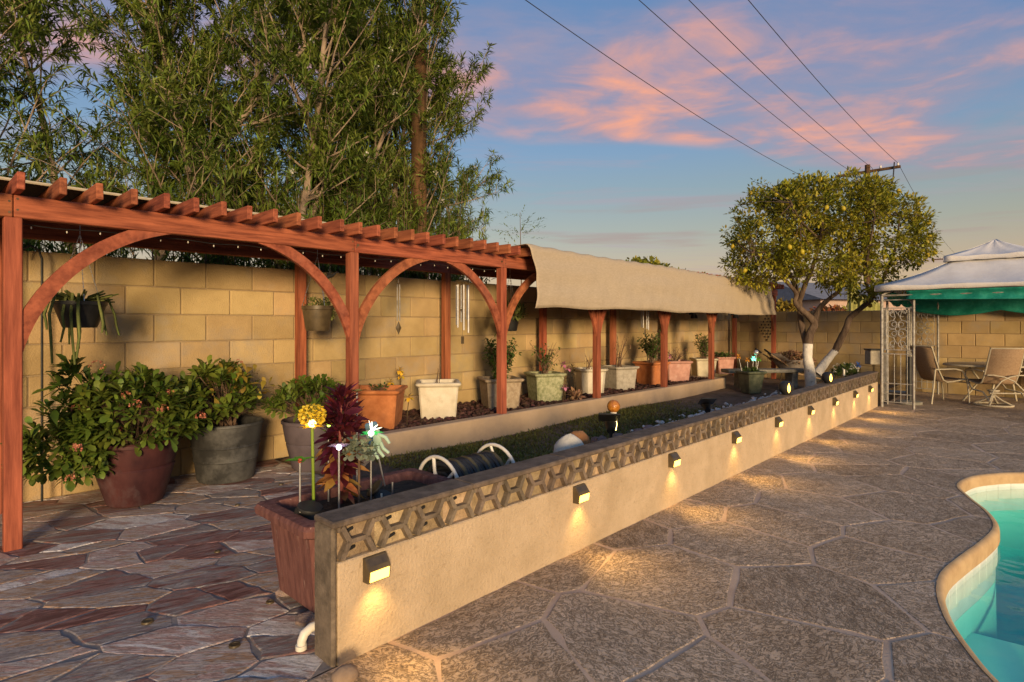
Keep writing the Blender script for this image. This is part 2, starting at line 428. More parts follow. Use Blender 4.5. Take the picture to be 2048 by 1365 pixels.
MT['limewash'] = mat('white_trunk_paint', (0.58, 0.55, 0.5), (0.74, 0.71, 0.67), 12, 0.9, 0.7, 30, spots=(14, 0.7, (0.2, 0.16, 0.13), 0.58, 0.68), bdist=0.015)
MT['ole_bark'] = mat('oleander_bark', (0.24, 0.175, 0.125), (0.40, 0.31, 0.235), 11, 0.95, 0.8, 40, stretch=(1, 1, 0.35), bdist=0.01)
MT['pole'] = mat('utility_pole_wood', (0.06, 0.034, 0.018), (0.15, 0.08, 0.036), 9, 0.95, 0.8, 30, stretch=(1, 1, 0.08), bdist=0.02)
MT['wire'] = mat('power_wire', (0.03, 0.03, 0.034), (0.04, 0.04, 0.045), 3, 0.6)
MT['ole_leaf'] = mat('oleander_leaf', (0.08, 0.135, 0.018), (0.18, 0.235, 0.04), 1.2, 0.55, island=0.45, trans=0.25, spec=0.35)
MT['cit_leaf'] = mat('citrus_leaf', (0.165, 0.19, 0.016), (0.38, 0.34, 0.034), 2.0, 0.5, island=0.45, trans=0.28, spec=0.35)
MT['kal_leaf'] = mat('succulent_leaf', (0.05, 0.10, 0.012), (0.15, 0.195, 0.03), 3.0, 0.5, island=0.4, trans=0.15, spec=0.35)
MT['rose_leaf'] = mat('shrub_leaf', (0.04, 0.075, 0.016), (0.085, 0.13, 0.03), 4.0, 0.55, island=0.4, trans=0.2)
MT['cactus'] = mat('trailing_cactus', (0.085, 0.11, 0.028), (0.155, 0.17, 0.045), 14, 0.7, 0.4, 80, island=0.25)
MT['burgundy'] = mat('burgundy_leaf', (0.05, 0.007, 0.014), (0.12, 0.018, 0.026), 8, 0.5, island=0.5, trans=0.2)
MT['dry_leaf'] = mat('dry_leaf', (0.23, 0.13, 0.07), (0.42, 0.27, 0.16), 6, 0.9, island=0.5, trans=0.15)
MT['red_leaf'] = mat('reddening_leaf', (0.20, 0.055, 0.035), (0.42, 0.23, 0.05), 9, 0.7, island=0.6, trans=0.25)
MT['yel_leaf'] = mat('yellow_leaf', (0.30, 0.21, 0.03), (0.42, 0.32, 0.06), 6, 0.7, island=0.3, trans=0.25)
MT['coral'] = mat('coral_petal', (0.46, 0.15, 0.09), (0.6, 0.27, 0.16), 8, 0.7, island=0.3, trans=0.2)
MT['white_fl'] = mat('white_petal', (0.6, 0.57, 0.5), (0.75, 0.72, 0.64), 8, 0.7, trans=0.2)
MT['yellow_fl'] = mat('yellow_petal', (0.62, 0.36, 0.02), (0.76, 0.50, 0.04), 8, 0.6, island=0.2, trans=0.2)
MT['pink_fl'] = mat('pink_petal', (0.52, 0.16, 0.3), (0.64, 0.28, 0.42), 8, 0.6, trans=0.2)
MT['orange_fl'] = mat('orange_petal', (0.62, 0.25, 0.03), (0.72, 0.36, 0.05), 8, 0.6, trans=0.2)
MT['lemon'] = mat('lemon_skin', (0.34, 0.29, 0.02), (0.50, 0.38, 0.03), 20, 0.45, 0.2, 120, rnd=0.15, coord='obj')
MT['twig'] = mat('brown_twig', (0.09, 0.055, 0.035), (0.17, 0.11, 0.075), 14, 0.9)
MT['grass'] = mat('lawn_blade', (0.10, 0.12, 0.024), (0.21, 0.195, 0.045), 3, 0.8, island=0.45, trans=0.2, spots=(1.6, 0.75, (0.2, 0.15, 0.06), 0.5, 0.66))
MT['concrete'] = mat('bench_concrete', (0.17, 0.16, 0.13), (0.30, 0.28, 0.24), 10, 0.95, 0.5, 60, spots=(6, 0.5, (0.1, 0.105, 0.075), 0.5, 0.7))
MT['coping'] = mat('coping_tan', (0.44, 0.29, 0.15), (0.56, 0.39, 0.21), 8, 0.9, 0.6, 70, bdist=0.005)
MT['tile'] = mat('white_pool_tile', (0.66, 0.70, 0.66), (0.78, 0.81, 0.77), 6, 0.3)
MT['plaster'] = mat('aqua_pool_paint', (0.30, 0.76, 0.68), (0.38, 0.82, 0.75), 4, 0.8, spots=(2, 0.3, (0.24, 0.64, 0.52), 0.5, 0.7))
MT['gold'] = mat('amber_crackle_glass', (0.30, 0.10, 0.015), (0.52, 0.21, 0.03), 30, 0.2, 0.5, 60, spec=0.6, coord='obj')
MT['glove'] = mat('mint_glove', (0.36, 0.52, 0.42), (0.45, 0.6, 0.5), 10, 0.9, 0.3, 60)
MT['leaf_green'] = mat('bright_green_petal', (0.12, 0.36, 0.03), (0.2, 0.48, 0.06), 10, 0.4, trans=0.3)

def stone_mat(name, ramp, streak, rough=0.85, bump=0.8, vein=None, bdist=0.01, use_rnd=1):
    """split stone: colour from a ramp picked per stone, long streaks along the bedding, dark seams"""
    m = bpy.data.materials.new(name); m.use_nodes = True
    nt = m.node_tree; N, L = nt.nodes, nt.links
    b = N['Principled BSDF']; b.inputs['Roughness'].default_value = rough; b.inputs['Specular IOR Level'].default_value = 0.25
    g = N.new('ShaderNodeNewGeometry'); oi = N.new('ShaderNodeObjectInfo')
    rot = N.new('ShaderNodeVectorRotate'); rot.rotation_type = 'Z_AXIS'
    L.new(g.outputs['Position'], rot.inputs['Vector'])
    ma = N.new('ShaderNodeMapRange'); ma.inputs[3].default_value = streak[2] - streak[3]; ma.inputs[4].default_value = streak[2] + streak[3]
    L.new(oi.outputs['Random'], ma.inputs[0]); L.new(ma.outputs[0], rot.inputs['Angle'])
    mp = N.new('ShaderNodeMapping'); mp.inputs['Scale'].default_value = (streak[0], streak[1], 1)
    L.new(rot.outputs[0], mp.inputs[0])
    def noise(vec, s, d, r=0.6, dist=0.0):
        n = N.new('ShaderNodeTexNoise'); n.inputs['Scale'].default_value = s; n.inputs['Detail'].default_value = d
        n.inputs['Roughness'].default_value = r; n.inputs['Distortion'].default_value = dist
        L.new(vec, n.inputs['Vector']); return n.outputs['Fac']
    n1 = noise(mp.outputs[0], 2.0, 7, 0.65, 0.8)
    n2 = noise(g.outputs['Position'], 1.7, 4)
    ad = N.new('ShaderNodeMath'); ad.operation = 'MULTIPLY_ADD'; ad.inputs[1].default_value = 0.75 if use_rnd < 1 else 1.25
    L.new(n1, ad.inputs[0])
    m2 = N.new('ShaderNodeMath'); m2.operation = 'MULTIPLY_ADD'; m2.inputs[1].default_value = 0.35 if use_rnd == 1 else 0.5
    L.new(n2, m2.inputs[0])
    m3 = N.new('ShaderNodeMath'); m3.operation = 'MULTIPLY_ADD'; m3.inputs[1].default_value = (0.42 if use_rnd < 1 else 0.8) * use_rnd; m3.inputs[2].default_value = -0.12 - (0.14 if use_rnd < 1 else 0.53) * use_rnd
    L.new(oi.outputs['Random'], m3.inputs[0]); L.new(m3.outputs[0], m2.inputs[2]); L.new(m2.outputs[0], ad.inputs[2])
    rp = N.new('ShaderNodeValToRGB'); L.new(ad.outputs[0], rp.inputs[0])
    e = rp.color_ramp.elements
    e[0].position, e[0].color = ramp[0][0], (*ramp[0][1], 1)
    e[1].position, e[1].color = ramp[-1][0], (*ramp[-1][1], 1)
    for p, c in ramp[1:-1]:
        k = e.new(p); k.color = (*c, 1)
    # dark thin seams along the streaks
    n3 = noise(mp.outputs[0], 5.5, 6, 0.7, 1.2)
    a1 = N.new('ShaderNodeMath'); a1.operation = 'SUBTRACT'; a1.inputs[1].default_value = 0.5; L.new(n3, a1.inputs[0])
    a2 = N.new('ShaderNodeMath'); a2.operation = 'ABSOLUTE'; L.new(a1.outputs[0], a2.inputs[0])
    sm = N.new('ShaderNodeMapRange'); sm.inputs[1].default_value = 0.0; sm.inputs[2].default_value = vein[0]; sm.inputs[3].default_value = vein[1]; sm.inputs[4].default_value = 0
    L.new(a2.outputs[0], sm.inputs[0])
    mx = N.new('ShaderNodeMix'); mx.data_type = 'RGBA'; L.new(sm.outputs[0], mx.inputs[0]); L.new(rp.outputs[0], mx.inputs[6]); mx.inputs[7].default_value = (*vein[2], 1)
    L.new(mx.outputs[2], b.inputs['Base Color'])
    hb = N.new('ShaderNodeMath'); hb.operation = 'MULTIPLY_ADD'; hb.inputs[1].default_value = -0.7
    L.new(sm.outputs[0], hb.inputs[0])
    n4 = noise(mp.outputs[0], 9, 6, 0.7, 0.6); L.new(n4, hb.inputs[2])
    bp = N.new('ShaderNodeBump'); bp.inputs['Strength'].default_value = bump; bp.inputs['Distance'].default_value = bdist
    L.new(hb.outputs[0], bp.inputs['Height']); L.new(bp.outputs[0], b.inputs['Normal'])
    return m
MT['flag'] = stone_mat('quartzite_flagstone',
    [(0.10, (0.17, 0.07, 0.06)), (0.24, (0.36, 0.19, 0.16)), (0.36, (0.27, 0.235, 0.225)), (0.47, (0.46, 0.41, 0.38)), (0.57, (0.44, 0.25, 0.135)), (0.68, (0.56, 0.51, 0.475)), (0.80, (0.48, 0.29, 0.24)), (0.95, (0.78, 0.73, 0.69))],
    (1.9, 10.0, R(32), 0.45), 0.6, 0.6, (0.035, 0.6, (0.09, 0.065, 0.06)), 0.014)
MT['deck'] = stone_mat('stamped_concrete',
    [(0.18, (0.15, 0.115, 0.072)), (0.32, (0.38, 0.272, 0.18)), (0.52, (0.57, 0.425, 0.30)), (0.76, (0.70, 0.54, 0.40))],
    (3.4, 5.6, R(25), 1.4), 0.75, 0.8, (0.04, 0.6, (0.06, 0.048, 0.03)), 0.02, use_rnd=0.4)

# ------------------------------------------------------------------ 2D polygon tools
def clip(poly, n, c):
    """keep the part of poly where n.p <= c"""
    out = []
    for i, p in enumerate(poly):
        q = poly[(i + 1) % len(poly)]
        dp, dq = n[0] * p[0] + n[1] * p[1] - c, n[0] * q[0] + n[1] * q[1] - c
        if dp <= 0: out.append(p)
        if (dp < 0 < dq) or (dq < 0 < dp):
            t = dp / (dp - dq)
            out.append((p[0] + (q[0] - p[0]) * t, p[1] + (q[1] - p[1]) * t))
    return out
def area(poly):
    return 0.5 * sum(p[0] * q[1] - q[0] * p[1] for p, q in zip(poly, poly[1:] + poly[:1]))
def voronoi(seeds, bounds, gap):
    cells = []
    S = np.array(seeds)
    for i, s in enumerate(seeds):
        poly = list(bounds)
        d = np.hypot(S[:, 0] - s[0], S[:, 1] - s[1])
        for j in np.argsort(d)[1:26]:
            t = seeds[j]
            n = (t[0] - s[0], t[1] - s[1]); ln = math.hypot(*n)
            n = (n[0] / ln, n[1] / ln)
            mid = ((s[0] + t[0]) / 2, (s[1] + t[1]) / 2)
            poly = clip(poly, n, n[0] * mid[0] + n[1] * mid[1] - gap / 2)
            if len(poly) < 3: break
        # drop corners closer together than a finger's width, they fold when the rim is chamfered
        keep = []
        for q in poly:
            if not keep or math.hypot(q[0] - keep[-1][0], q[1] - keep[-1][1]) > 0.035: keep.append(q)
        if len(keep) > 3 and math.hypot(keep[0][0] - keep[-1][0], keep[0][1] - keep[-1][1]) < 0.035: keep.pop()
        if len(keep) >= 3 and area(keep) > 0.006: cells.append(keep)
    return cells
def grid_seeds(x0, x1, y0, y1, s, jit, rng):
    out = []
    for i in range(int((x1 - x0) / s) + 1):
        for j in range(int((y1 - y0) / s) + 1):
            out.append((x0 + s * (i + 0.5 * (j % 2)) + rng.uniform(-jit, jit) * s, y0 + s * j + rng.uniform(-jit, jit) * s))
    return out
def difference(poly, hole):
    """poly minus hole as list of loops (constrained triangulation, then boundary loops)"""
    vs = [Vector(p) for p in poly] + [Vector(p) for p in hole]
    n, k = len(poly), len(hole)
    es = [(i, (i + 1) % n) for i in range(n)] + [(n + i, n + (i + 1) % k) for i in range(k)]
    rv, re, rf, ov, oe, of = delaunay_2d_cdt(vs, es, [list(range(n)), list(range(n, n + k))], 0, 1e-5)
    tris = [f for f, o in zip(rf, of) if 0 in o and 1 not in o]
    edges = {}
    for f in tris:
        for a, b in zip(f, list(f[1:]) + [f[0]]):
            edges[(a, b)] = 1
    nxt = {}
    for (a, b) in edges:
        if (b, a) not in edges: nxt.setdefault(a, []).append(b)
    loops = []
    while nxt:
        a = next(iter(nxt)); loop = [a]; cur = a
        while True:
            lst = nxt.get(cur)
            if not lst: break
            b = lst.pop()
            if not lst: nxt.pop(cur)
            if b == a: break
            loop.append(b); cur = b
        if len(loop) >= 3: loops.append([tuple(rv[i]) for i in loop])
    return tris, [tuple(v) for v in rv], loops
def inset(poly, d):
    n = len(poly); out = []
    for i in range(n):
        a, b, c = poly[i - 1], poly[i], poly[(i + 1) % n]
        e1 = (b[0] - a[0], b[1] - a[1]); e2 = (c[0] - b[0], c[1] - b[1])
        l1, l2 = math.hypot(*e1) or 1e-9, math.hypot(*e2) or 1e-9
        n1 = (-e1[1] / l1, e1[0] / l1); n2 = (-e2[1] / l2, e2[0] / l2)
        m = (n1[0] + n2[0], n1[1] + n2[1]); ml = max(0.35, m[0] * m[0] + m[1] * m[1])
        out.append((b[0] + m[0] * 2 * d / ml, b[1] + m[1] * 2 * d / ml))
    return out
def slab_piece(poly, h, cham, depth=0.02, tilt=(0, 0)):
    """a stone: chamfered rim, flat slightly tilted top"""
    if area(poly) < 0: poly = poly[::-1]
    c = (sum(p[0] for p in poly) / len(poly), sum(p[1] for p in poly) / len(poly))
    z = lambda p: (p[0] - c[0]) * tilt[0] + (p[1] - c[1]) * tilt[1]
    inn = inset(poly, cham)
    n = len(poly); mb = MB()
    vs = [(p[0], p[1], -depth) for p in poly] + [(p[0], p[1], h - cham * 0.6 + z(p)) for p in poly] + [(p[0], p[1], h + z(p)) for p in inn]
    fs = [(i, (i + 1) % n, n + (i + 1) % n, n + i) for i in range(n)]
    fs += [(n + i, n + (i + 1) % n, 2 * n + (i + 1) % n, 2 * n + i) for i in range(n)]
    fs.append(tuple(range(2 * n, 3 * n)))
    mb.add(vs, fs)
    return mb, c
def rough_edges(poly, step, amp, rng):
    out = []
    for p, q in zip(poly, poly[1:] + poly[:1]):
        ln = math.hypot(q[0] - p[0], q[1] - p[1])
        k = max(1, int(ln / step))
        for i in range(k):
            t = i / k
            j = amp if i else amp * 0.6
            out.append((p[0] + (q[0] - p[0]) * t + rng.uniform(-j, j), p[1] + (q[1] - p[1]) * t + rng.uniform(-j, j)))
    return out
def smooth_loop(pts, n):
    """closed Catmull-Rom through pts, n points per span"""
    out = []; k = len(pts)
    for i in range(k):
        p0, p1, p2, p3 = (Vector(pts[(i + j - 1) % k]) for j in range(4))
        for s in range(n):
            t = s / n
            out.append(tuple(0.5 * ((2 * p1) + (p2 - p0) * t + (2 * p0 - 5 * p1 + 4 * p2 - p3) * t * t + (3 * p1 - p0 - 3 * p2 + p3) * t ** 3)))
    return out

# ------------------------------------------------------------------ pool
POOL = [(7.49, .19), (7.16, .45), (6.87, .57), (6.48, .61), (6.1, .50), (5.73, .363), (5.35, .295), (4.95, .335), (4.55, .405), (4.16, .462),
        (3.85, .448), (3.55, .385), (3.3, .295), (3.03, .165), (2.75, -.05), (2.5, -.45), (2.35, -1.2), (2.5, -2.2), (3.3, -3.1), (4.8, -3.5), (6.4, -3.3),
        (7.6, -2.5), (8.05, -1.4), (7.9, -.4)]
POOL = smooth_loop(POOL, 4)[::-1]
if area(POOL) < 0: POOL = POOL[::-1]
def ring(off): return inset(POOL, off)
def ring_strip(specs):
    mb = MB(); n = len(POOL)
    vs = []
    for off, z in specs: vs += [(p[0], p[1], z) for p in ring(off)]
    fs = []
    for r in range(len(specs) - 1):
        for i in range(n):
            j = (i + 1) % n
            fs.append((r * n + i, (r + 1) * n + i, (r + 1) * n + j, r * n + j)[::-1])
    return mb.add(vs, fs)
WATER_Z = -0.125
tag(ring_strip([(-0.002, -0.03), (-0.002, 0.005), (0.008, 0.0045), (0.022, 0.0), (0.032, -0.012), (0.036, -0.03), (0.036, -0.095), (0.01, -0.1)]).build('pool_coping', MT['coping'], smooth=50), kind='structure')
shell = tag(ring_strip([(0.012, -0.09), (0.012, -0.36)]).build('pool_shell', MT['tile'], smooth=50), kind='structure')
ring_strip([(0.013, -0.358), (0.02, -0.9), (0.1, -1.35), (0.3, -1.62)]).build('pool_wall', MT['plaster'], shell, smooth=60)
fl = ring(0.3)
MB().add([(p[0], p[1], -1.62) for p in fl], [tuple(range(len(fl)))]).build('pool_floor', MT['plaster'], shell)
# shallow shelf on the near side with a curved front edge
shelf = clip(ring(0.016), (1, 0.10), 4.72)
shelf = shelf if area(shelf) > 0 else shelf[::-1]
mb = MB(); n = len(shelf)
mb.add([(p[0], p[1], -0.52) for p in shelf] + [(p[0], p[1], -1.7) for p in shelf], [tuple(range(n))] + [(i, n + i, n + (i + 1) % n, (i + 1) % n) for i in range(n)])
mb.build('pool_shelf', MT['plaster'], shell)
# waterline tiles
def waterline():
    pl = ring(0.004); n = len(pl); d = [0]
    for i in range(n): d.append(d[-1] + math.hypot(pl[(i + 1) % n][0] - pl[i][0], pl[(i + 1) % n][1] - pl[i][1]))
    def at_(s):
        s = s % d[-1]
        k = next(i for i in range(n) if d[i + 1] >= s); u = (s - d[k]) / max(1e-9, d[k + 1] - d[k]); a, b = pl[k], pl[(k + 1) % n]
        return Vector((a[0] + (b[0] - a[0]) * u, a[1] + (b[1] - a[1]) * u))
    m = int(d[-1] / 0.15); L0 = d[-1] / m
    tm = MB().box((0, 0, 0), (L0 - .004, .012, .146), .003).mesh('tile', MT['tile'])
    for k in range(m):
        a, b = at_(k * L0), at_((k + 1) * L0); c = (a + b) / 2
        if c.y < -1.2: continue
        nv = Vector((-(b - a).y, (b - a).x)).normalized()
        c = c + nv * .016
        inst('tile', tm, shell, (c.x, c.y, -.170 + (k % 2) * .0006), (0, 0, math.atan2((b - a).y, (b - a).x)))
waterline()
wat = bpy.data.materials.new('pool_water'); wat.use_nodes = True
def water_nodes():
    N, L = wat.node_tree.nodes, wat.node_tree.links
    N.remove(N['Principled BSDF']); out = N['Material Output']
    fr = N.new('ShaderNodeFresnel'); fr.inputs['IOR'].default_value = 1.33
    tr = N.new('ShaderNodeBsdfTransparent'); tr.inputs['Color'].default_value = (0.93, 0.98, 0.97, 1)
    gl = N.new('ShaderNodeBsdfGlossy'); gl.inputs['Roughness'].default_value = 0.03
    nz = N.new('ShaderNodeTexNoise'); nz.inputs['Scale'].default_value = 3.0
    g = N.new('ShaderNodeNewGeometry'); L.new(g.outputs['Position'], nz.inputs['Vector'])
    bp = N.new('ShaderNodeBump'); bp.inputs['Strength'].default_value = 0.16; bp.inputs['Distance'].default_value = 0.05
    L.new(nz.outputs['Fac'], bp.inputs['Height']); L.new(bp.outputs[0], gl.inputs['Normal']); L.new(bp.outputs[0], fr.inputs['Normal'])
    mx = N.new('ShaderNodeMixShader')
    bk = N.new('ShaderNodeMath'); bk.operation = 'SUBTRACT'; bk.inputs[0].default_value = 1.0; L.new(g.outputs['Backfacing'], bk.inputs[1])
    fm_ = N.new('ShaderNodeMath'); fm_.operation = 'MULTIPLY'; L.new(fr.outputs[0], fm_.inputs[0]); L.new(bk.outputs[0], fm_.inputs[1]); L.new(fm_.outputs[0], mx.inputs[0]); L.new(tr.outputs[0], mx.inputs[1]); L.new(gl.outputs[0], mx.inputs[2])
    L.new(mx.outputs[0], out.inputs['Surface'])
    va = N.new('ShaderNodeVolumeAbsorption'); va.inputs['Color'].default_value = (0.0, 0.80, 0.80, 1); va.inputs['Density'].default_value = 0.35
    L.new(va.outputs[0], out.inputs['Volume'])
water_nodes()
wl = ring(-0.01); n = len(wl); mb = MB()
mb.add([(p[0], p[1], WATER_Z) for p in wl] + [(p[0], p[1], -1.9) for p in wl],
       [tuple(range(n)), tuple(range(n, 2 * n))[::-1]] + [(i, n + i, n + (i + 1) % n, (i + 1) % n) for i in range(n)])
tag(mb.build('water', wat), kind='structure')
# vacuum hose under water
hp = [Vector((5.35, 0.10, -0.30)), Vector((5.0, 0.05, -0.42)), Vector((4.6, 0.07, -0.48)), Vector((4.1, 0.02, -0.50)), Vector((3.6, -0.15, -0.50)), Vector((3.1, -0.5, -0.50))]
tag(MB().tube(hp, 0.018, 8).build('pool_hose', mat('pool_hose_blue', (0.02, 0.09, 0.16), (0.03, 0.13, 0.2), 5, 0.5), smooth=60, at=(4.0, 0.0, -0.5)), 'thin dark blue vacuum hose lying on the pool shelf under water', 'hose')

# ------------------------------------------------------------------ ground and deck
G = 900.0
mb = MB()
x0, x1, y0, y1 = 1.5, 9.0, -4.5, 1.5
mb.add([(-G, -G, -.05), (G, -G, -.05), (G, G, -.05), (-G, G, -.05), (x0, y0, -.05), (x1, y0, -.05), (x1, y1, -.05), (x0, y1, -.05)],
       [(0, 1, 5, 4), (1, 2, 6, 5), (2, 3, 7, 6), (3, 0, 4, 7)])
tag(mb.build('ground', MT['alley']), kind='structure')
DX0, DX1, DY0, DY1 = -0.6, 14.78, -4.8, 2.2
rect = [(DX0, DY0), (DX1, DY0), (DX1, DY1), (DX0, DY1)]
pool_out = ring(-0.004)
tris, rv, loops = difference(rect, pool_out)
deck = tag(MB().add([(p[0], p[1], 0.0) for p in rv], tris).build('pool_deck', MT['grout']), kind='structure')
rng = random.Random(5)
def in_front(c, m=1.0):
    d = c[0] * CA + c[1] * SA
    return d > 0.5
cells = voronoi([(p[0], p[1]) for p in grid_seeds(DX0 - .3, DX1 + .3, DY0 - .3, DY1 + .3, 0.66, 0.33, rng)], rect, 0.021)
hole2 = ring(-0.003)
xs0, xs1 = min(p[0] for p in hole2), max(p[0] for p in hole2)
npiece = 0
for poly in cells:
    c = (sum(p[0] for p in poly) / len(poly), sum(p[1] for p in poly) / len(poly))
    if c[1] < -1.6 and npiece > 280: continue
    polys = [rough_edges(poly, 0.13, 0.012, rng)]
    if any(xs0 - 1 < p[0] < xs1 + 1 and p[1] < 1.2 for p in poly):
        t, r2, lp = difference(polys[0], hole2)
        polys = [l for l in lp if abs(area(l)) > 0.006]
        if any(area(l) < 0 for l in polys): polys = [l for l in polys if area(l) > 0]
    for pl in polys:
        m_, cc = slab_piece(pl, 0.0022 + rng.random() * 0.0014, 0.007, 0.004)
        m_.build('deck_stone', MT['deck'], deck)
        npiece += 1

# ------------------------------------------------------------------ flagstone patio on the left
fx0, fx1, fy0, fy1 = -2.2, 2.75, 2.205, 6.05
patio = tag(MB().add([(fx0, fy0, .002), (1.26, fy0, .002), (1.26, 2.36, .002), (fx1, 2.36, .002), (fx1, fy1, .002), (fx0, fy1, .002)], [(0, 1, 2, 5), (2, 3, 4, 5)]).build('flagstone_patio', MT['mortar_floor']), kind='structure')
rng = random.Random(12)
th = R(-32)
def rotp(p, a): return (p[0] * math.cos(a) - p[1] * math.sin(a), p[0] * math.sin(a) + p[1] * math.cos(a))
ST = 1.75
def to_s(p): q = rotp(p, -th); return (q[0] / ST, q[1])
def from_s(p): return rotp((p[0] * ST, p[1]), th)
bnd = [(fx0, fy0), (fx1, fy0), (fx1, fy1), (fx0, fy1)]
bs = [to_s(p) for p in bnd]
sd = grid_seeds(min(p[0] for p in bs), max(p[0] for p in bs), min(p[1] for p in bs), max(p[1] for p in bs), 0.185, 0.5, rng)
sd = [s for s in sd if rng.random() > 0.2]
big = [(-6, -8), (10, -8), (10, 14), (-6, 14)]
for poly in voronoi(sd, big, 0.007):
    p = [from_s(q) for q in poly]
    for nrm, cc in (((1, 0), fx1), ((-1, 0), -fx0), ((0, 1), fy1), ((0, -1), -fy0)):
        p = clip(p, nrm, cc)
        if len(p) < 3: break
    if len(p) < 3 or area(p) < 0.008: continue
    c = (sum(q[0] for q in p) / len(p), sum(q[1] for q in p) / len(p))
    if c[0] > 1.2 and c[1] < 2.45: continue
    if c[0] > 1.2: p = clip(p, (0, -1), -2.38)
    p = rough_edges(p, 0.06, 0.013, rng)
    m_, cc = slab_piece(p, rng.uniform(0.0045, 0.0085), 0.006, 0.02, (rng.uniform(-.007, .007), rng.uniform(-.007, .007)))
    m_.build('flagstone', MT['flag'], patio)

# ------------------------------------------------------------------ block walls
def block_mesh(name, L_, H_, T_):
    return MB().box((0, 0, 0), (L_, T_, H_), 0.007).mesh(name, MT['block'])
def block_wall(name, label, start, direction, length, courses, ch, bl, thick, zoff=0.0):
    t = thing(name, label, 'wall', start, 0)
    ang = math.atan2(direction[1], direction[0])
    t.rotation_euler = (0, 0, ang)
    MB().box((length / 2, 0, courses * ch / 2 - 0.004), (length, thick - 0.022, courses * ch - 0.012)).build('mortar_core', MT['mortar'], t)
    full = block_mesh('block', bl - 0.009, ch - 0.009, thick)
    rg = random.Random(3)
    for k in range(courses):
        x = -bl / 2 if k % 2 else 0.0
        while x < length - 0.03:
            a, b = max(0, x), min(length, x + bl)
            if b - a > 0.05:
                z = ch * (k + 0.5)
                if b - a > bl - 0.001:
                    inst('block', full, t, ((a + b) / 2, rg.uniform(-.0015, .0015), z))
                else:
                    inst('block', block_mesh('half_block', b - a - 0.009, ch - 0.009, thick), t, ((a + b) / 2, 0, z))
            x += bl
    return t
back_wall = block_wall('back_wall', 'long tan painted block wall behind the redwood pergola', (-1.3, 6.13, 0), (1, 0), 16.2, 8, 0.256, 0.45, 0.15)
far_wall = block_wall('end_wall', 'tan block wall across the far end behind the gazebo and lemon tree', (14.9, 6.05, 0), (0, -1), 10.2, 7, 0.25, 0.45, 0.15)

# ------------------------------------------------------------------ raised planting strip along the back wall
curb = thing('planter_curb', 'low tan stucco kerb edging the raised bed under the pergola', 'kerb', (3.05, 4.86, 0))
MB().box((7.25, 4.86, 0.18), (8.4, 0.15, 0.36), 0.012).build('kerb_front', MT['curb'], curb, world=True)
MB().box((3.11, 5.495, 0.179), (0.12, 1.115, 0.356), 0.012).build('kerb_return', MT['curb'], curb, world=True)
MB().box((11.39, 5.495, 0.179), (0.12, 1.115, 0.356), 0.012).build('kerb_return', MT['curb'], curb, world=True)
BED = 0.315
tag(MB().add([(3.16, 4.93, BED), (11.34, 4.93, BED), (11.34, 6.052, BED), (3.16, 6.052, BED)], [(0, 1, 2, 3)]).build('planting_bed', MT['soil']), kind='structure')

def rock_pile(name, pts, smin, smax, m, label, cat, seed, flat=0.7):
    rg = random.Random(seed); mb = MB()
    ico_v = []; bm = bmesh.new(); bmesh.ops.create_icosphere(bm, subdivisions=1, radius=1.0)
    bm.verts.ensure_lookup_table()
    base = [v.co.copy() for v in bm.verts]; fs = [[v.index for v in f.verts] for f in bm.faces]; bm.free()
    for p in pts:
        s = rg.uniform(smin, smax); q = Quaternion((rg.uniform(-1, 1), rg.uniform(-1, 1), rg.uniform(-1, 1), rg.uniform(-1, 1))).normalized()
        sc = Vector((s * rg.uniform(.8, 1.3), s * rg.uniform(.7, 1.1), s * rg.uniform(.5, .9)))
        jit = [1 + rg.uniform(-.22, .22) for _ in base]
        vs = []
        for b, j in zip(base, jit):
            v = q @ Vector((b.x * sc.x * j, b.y * sc.y * j, b.z * sc.z * j))
            vs.append((p[0] + v.x, p[1] + v.y, p[2] + v.z * flat))
        mb.add(vs, fs)
    return tag(mb.build(name, m), label, cat, kind='stuff')
rng = random.Random(8)
rock_pile('lava_rock_mulch', [(rng.uniform(3.2, 11.3), rng.uniform(4.95, 6.03), BED + rng.uniform(0, .03)) for _ in range(3600)], 0.016, 0.042, MT['lava'],
          'dark reddish lava rock mulch covering the raised bed', 'mulch', 2)

# ------------------------------------------------------------------ lawn and soil between the low wall and the raised bed
def lawn_z(x, y):
    r = min(1, max(0, (x - 2.35) / 0.7)); r = r * r * (3 - 2 * r)
    return 0.005 + 0.125 * r + 0.02 * math.sin(x * 1.3 + y) * r + 0.015 * math.sin(y * 3.1 - x * 0.7) * r
nx, ny = 90, 22
vs = []; fs = []
for i in range(nx + 1):
    for j in range(ny + 1):
        x = 2.3 + (12.55) * i / nx; y = 2.36 + (6.05 - 2.36) * j / ny
        z = lawn_z(x, y)
        if 3.0 < x < 11.5 and y > 4.9: z = -0.02
        if x < 3.12 and y > 4.2: z -= 0.10 * (1 - max(0, (4.6 - y) / 0.4)) if y > 4.2 else 0
        vs.append((x, y, z))
for i in range(nx):
    for j in range(ny):
        a = i * (ny + 1) + j
        fs.append((a, a + ny + 1, a + ny + 2, a + 1))
tag(MB().add(vs, fs).build('garden_soil', MT['dirt'], smooth=60), kind='structure')

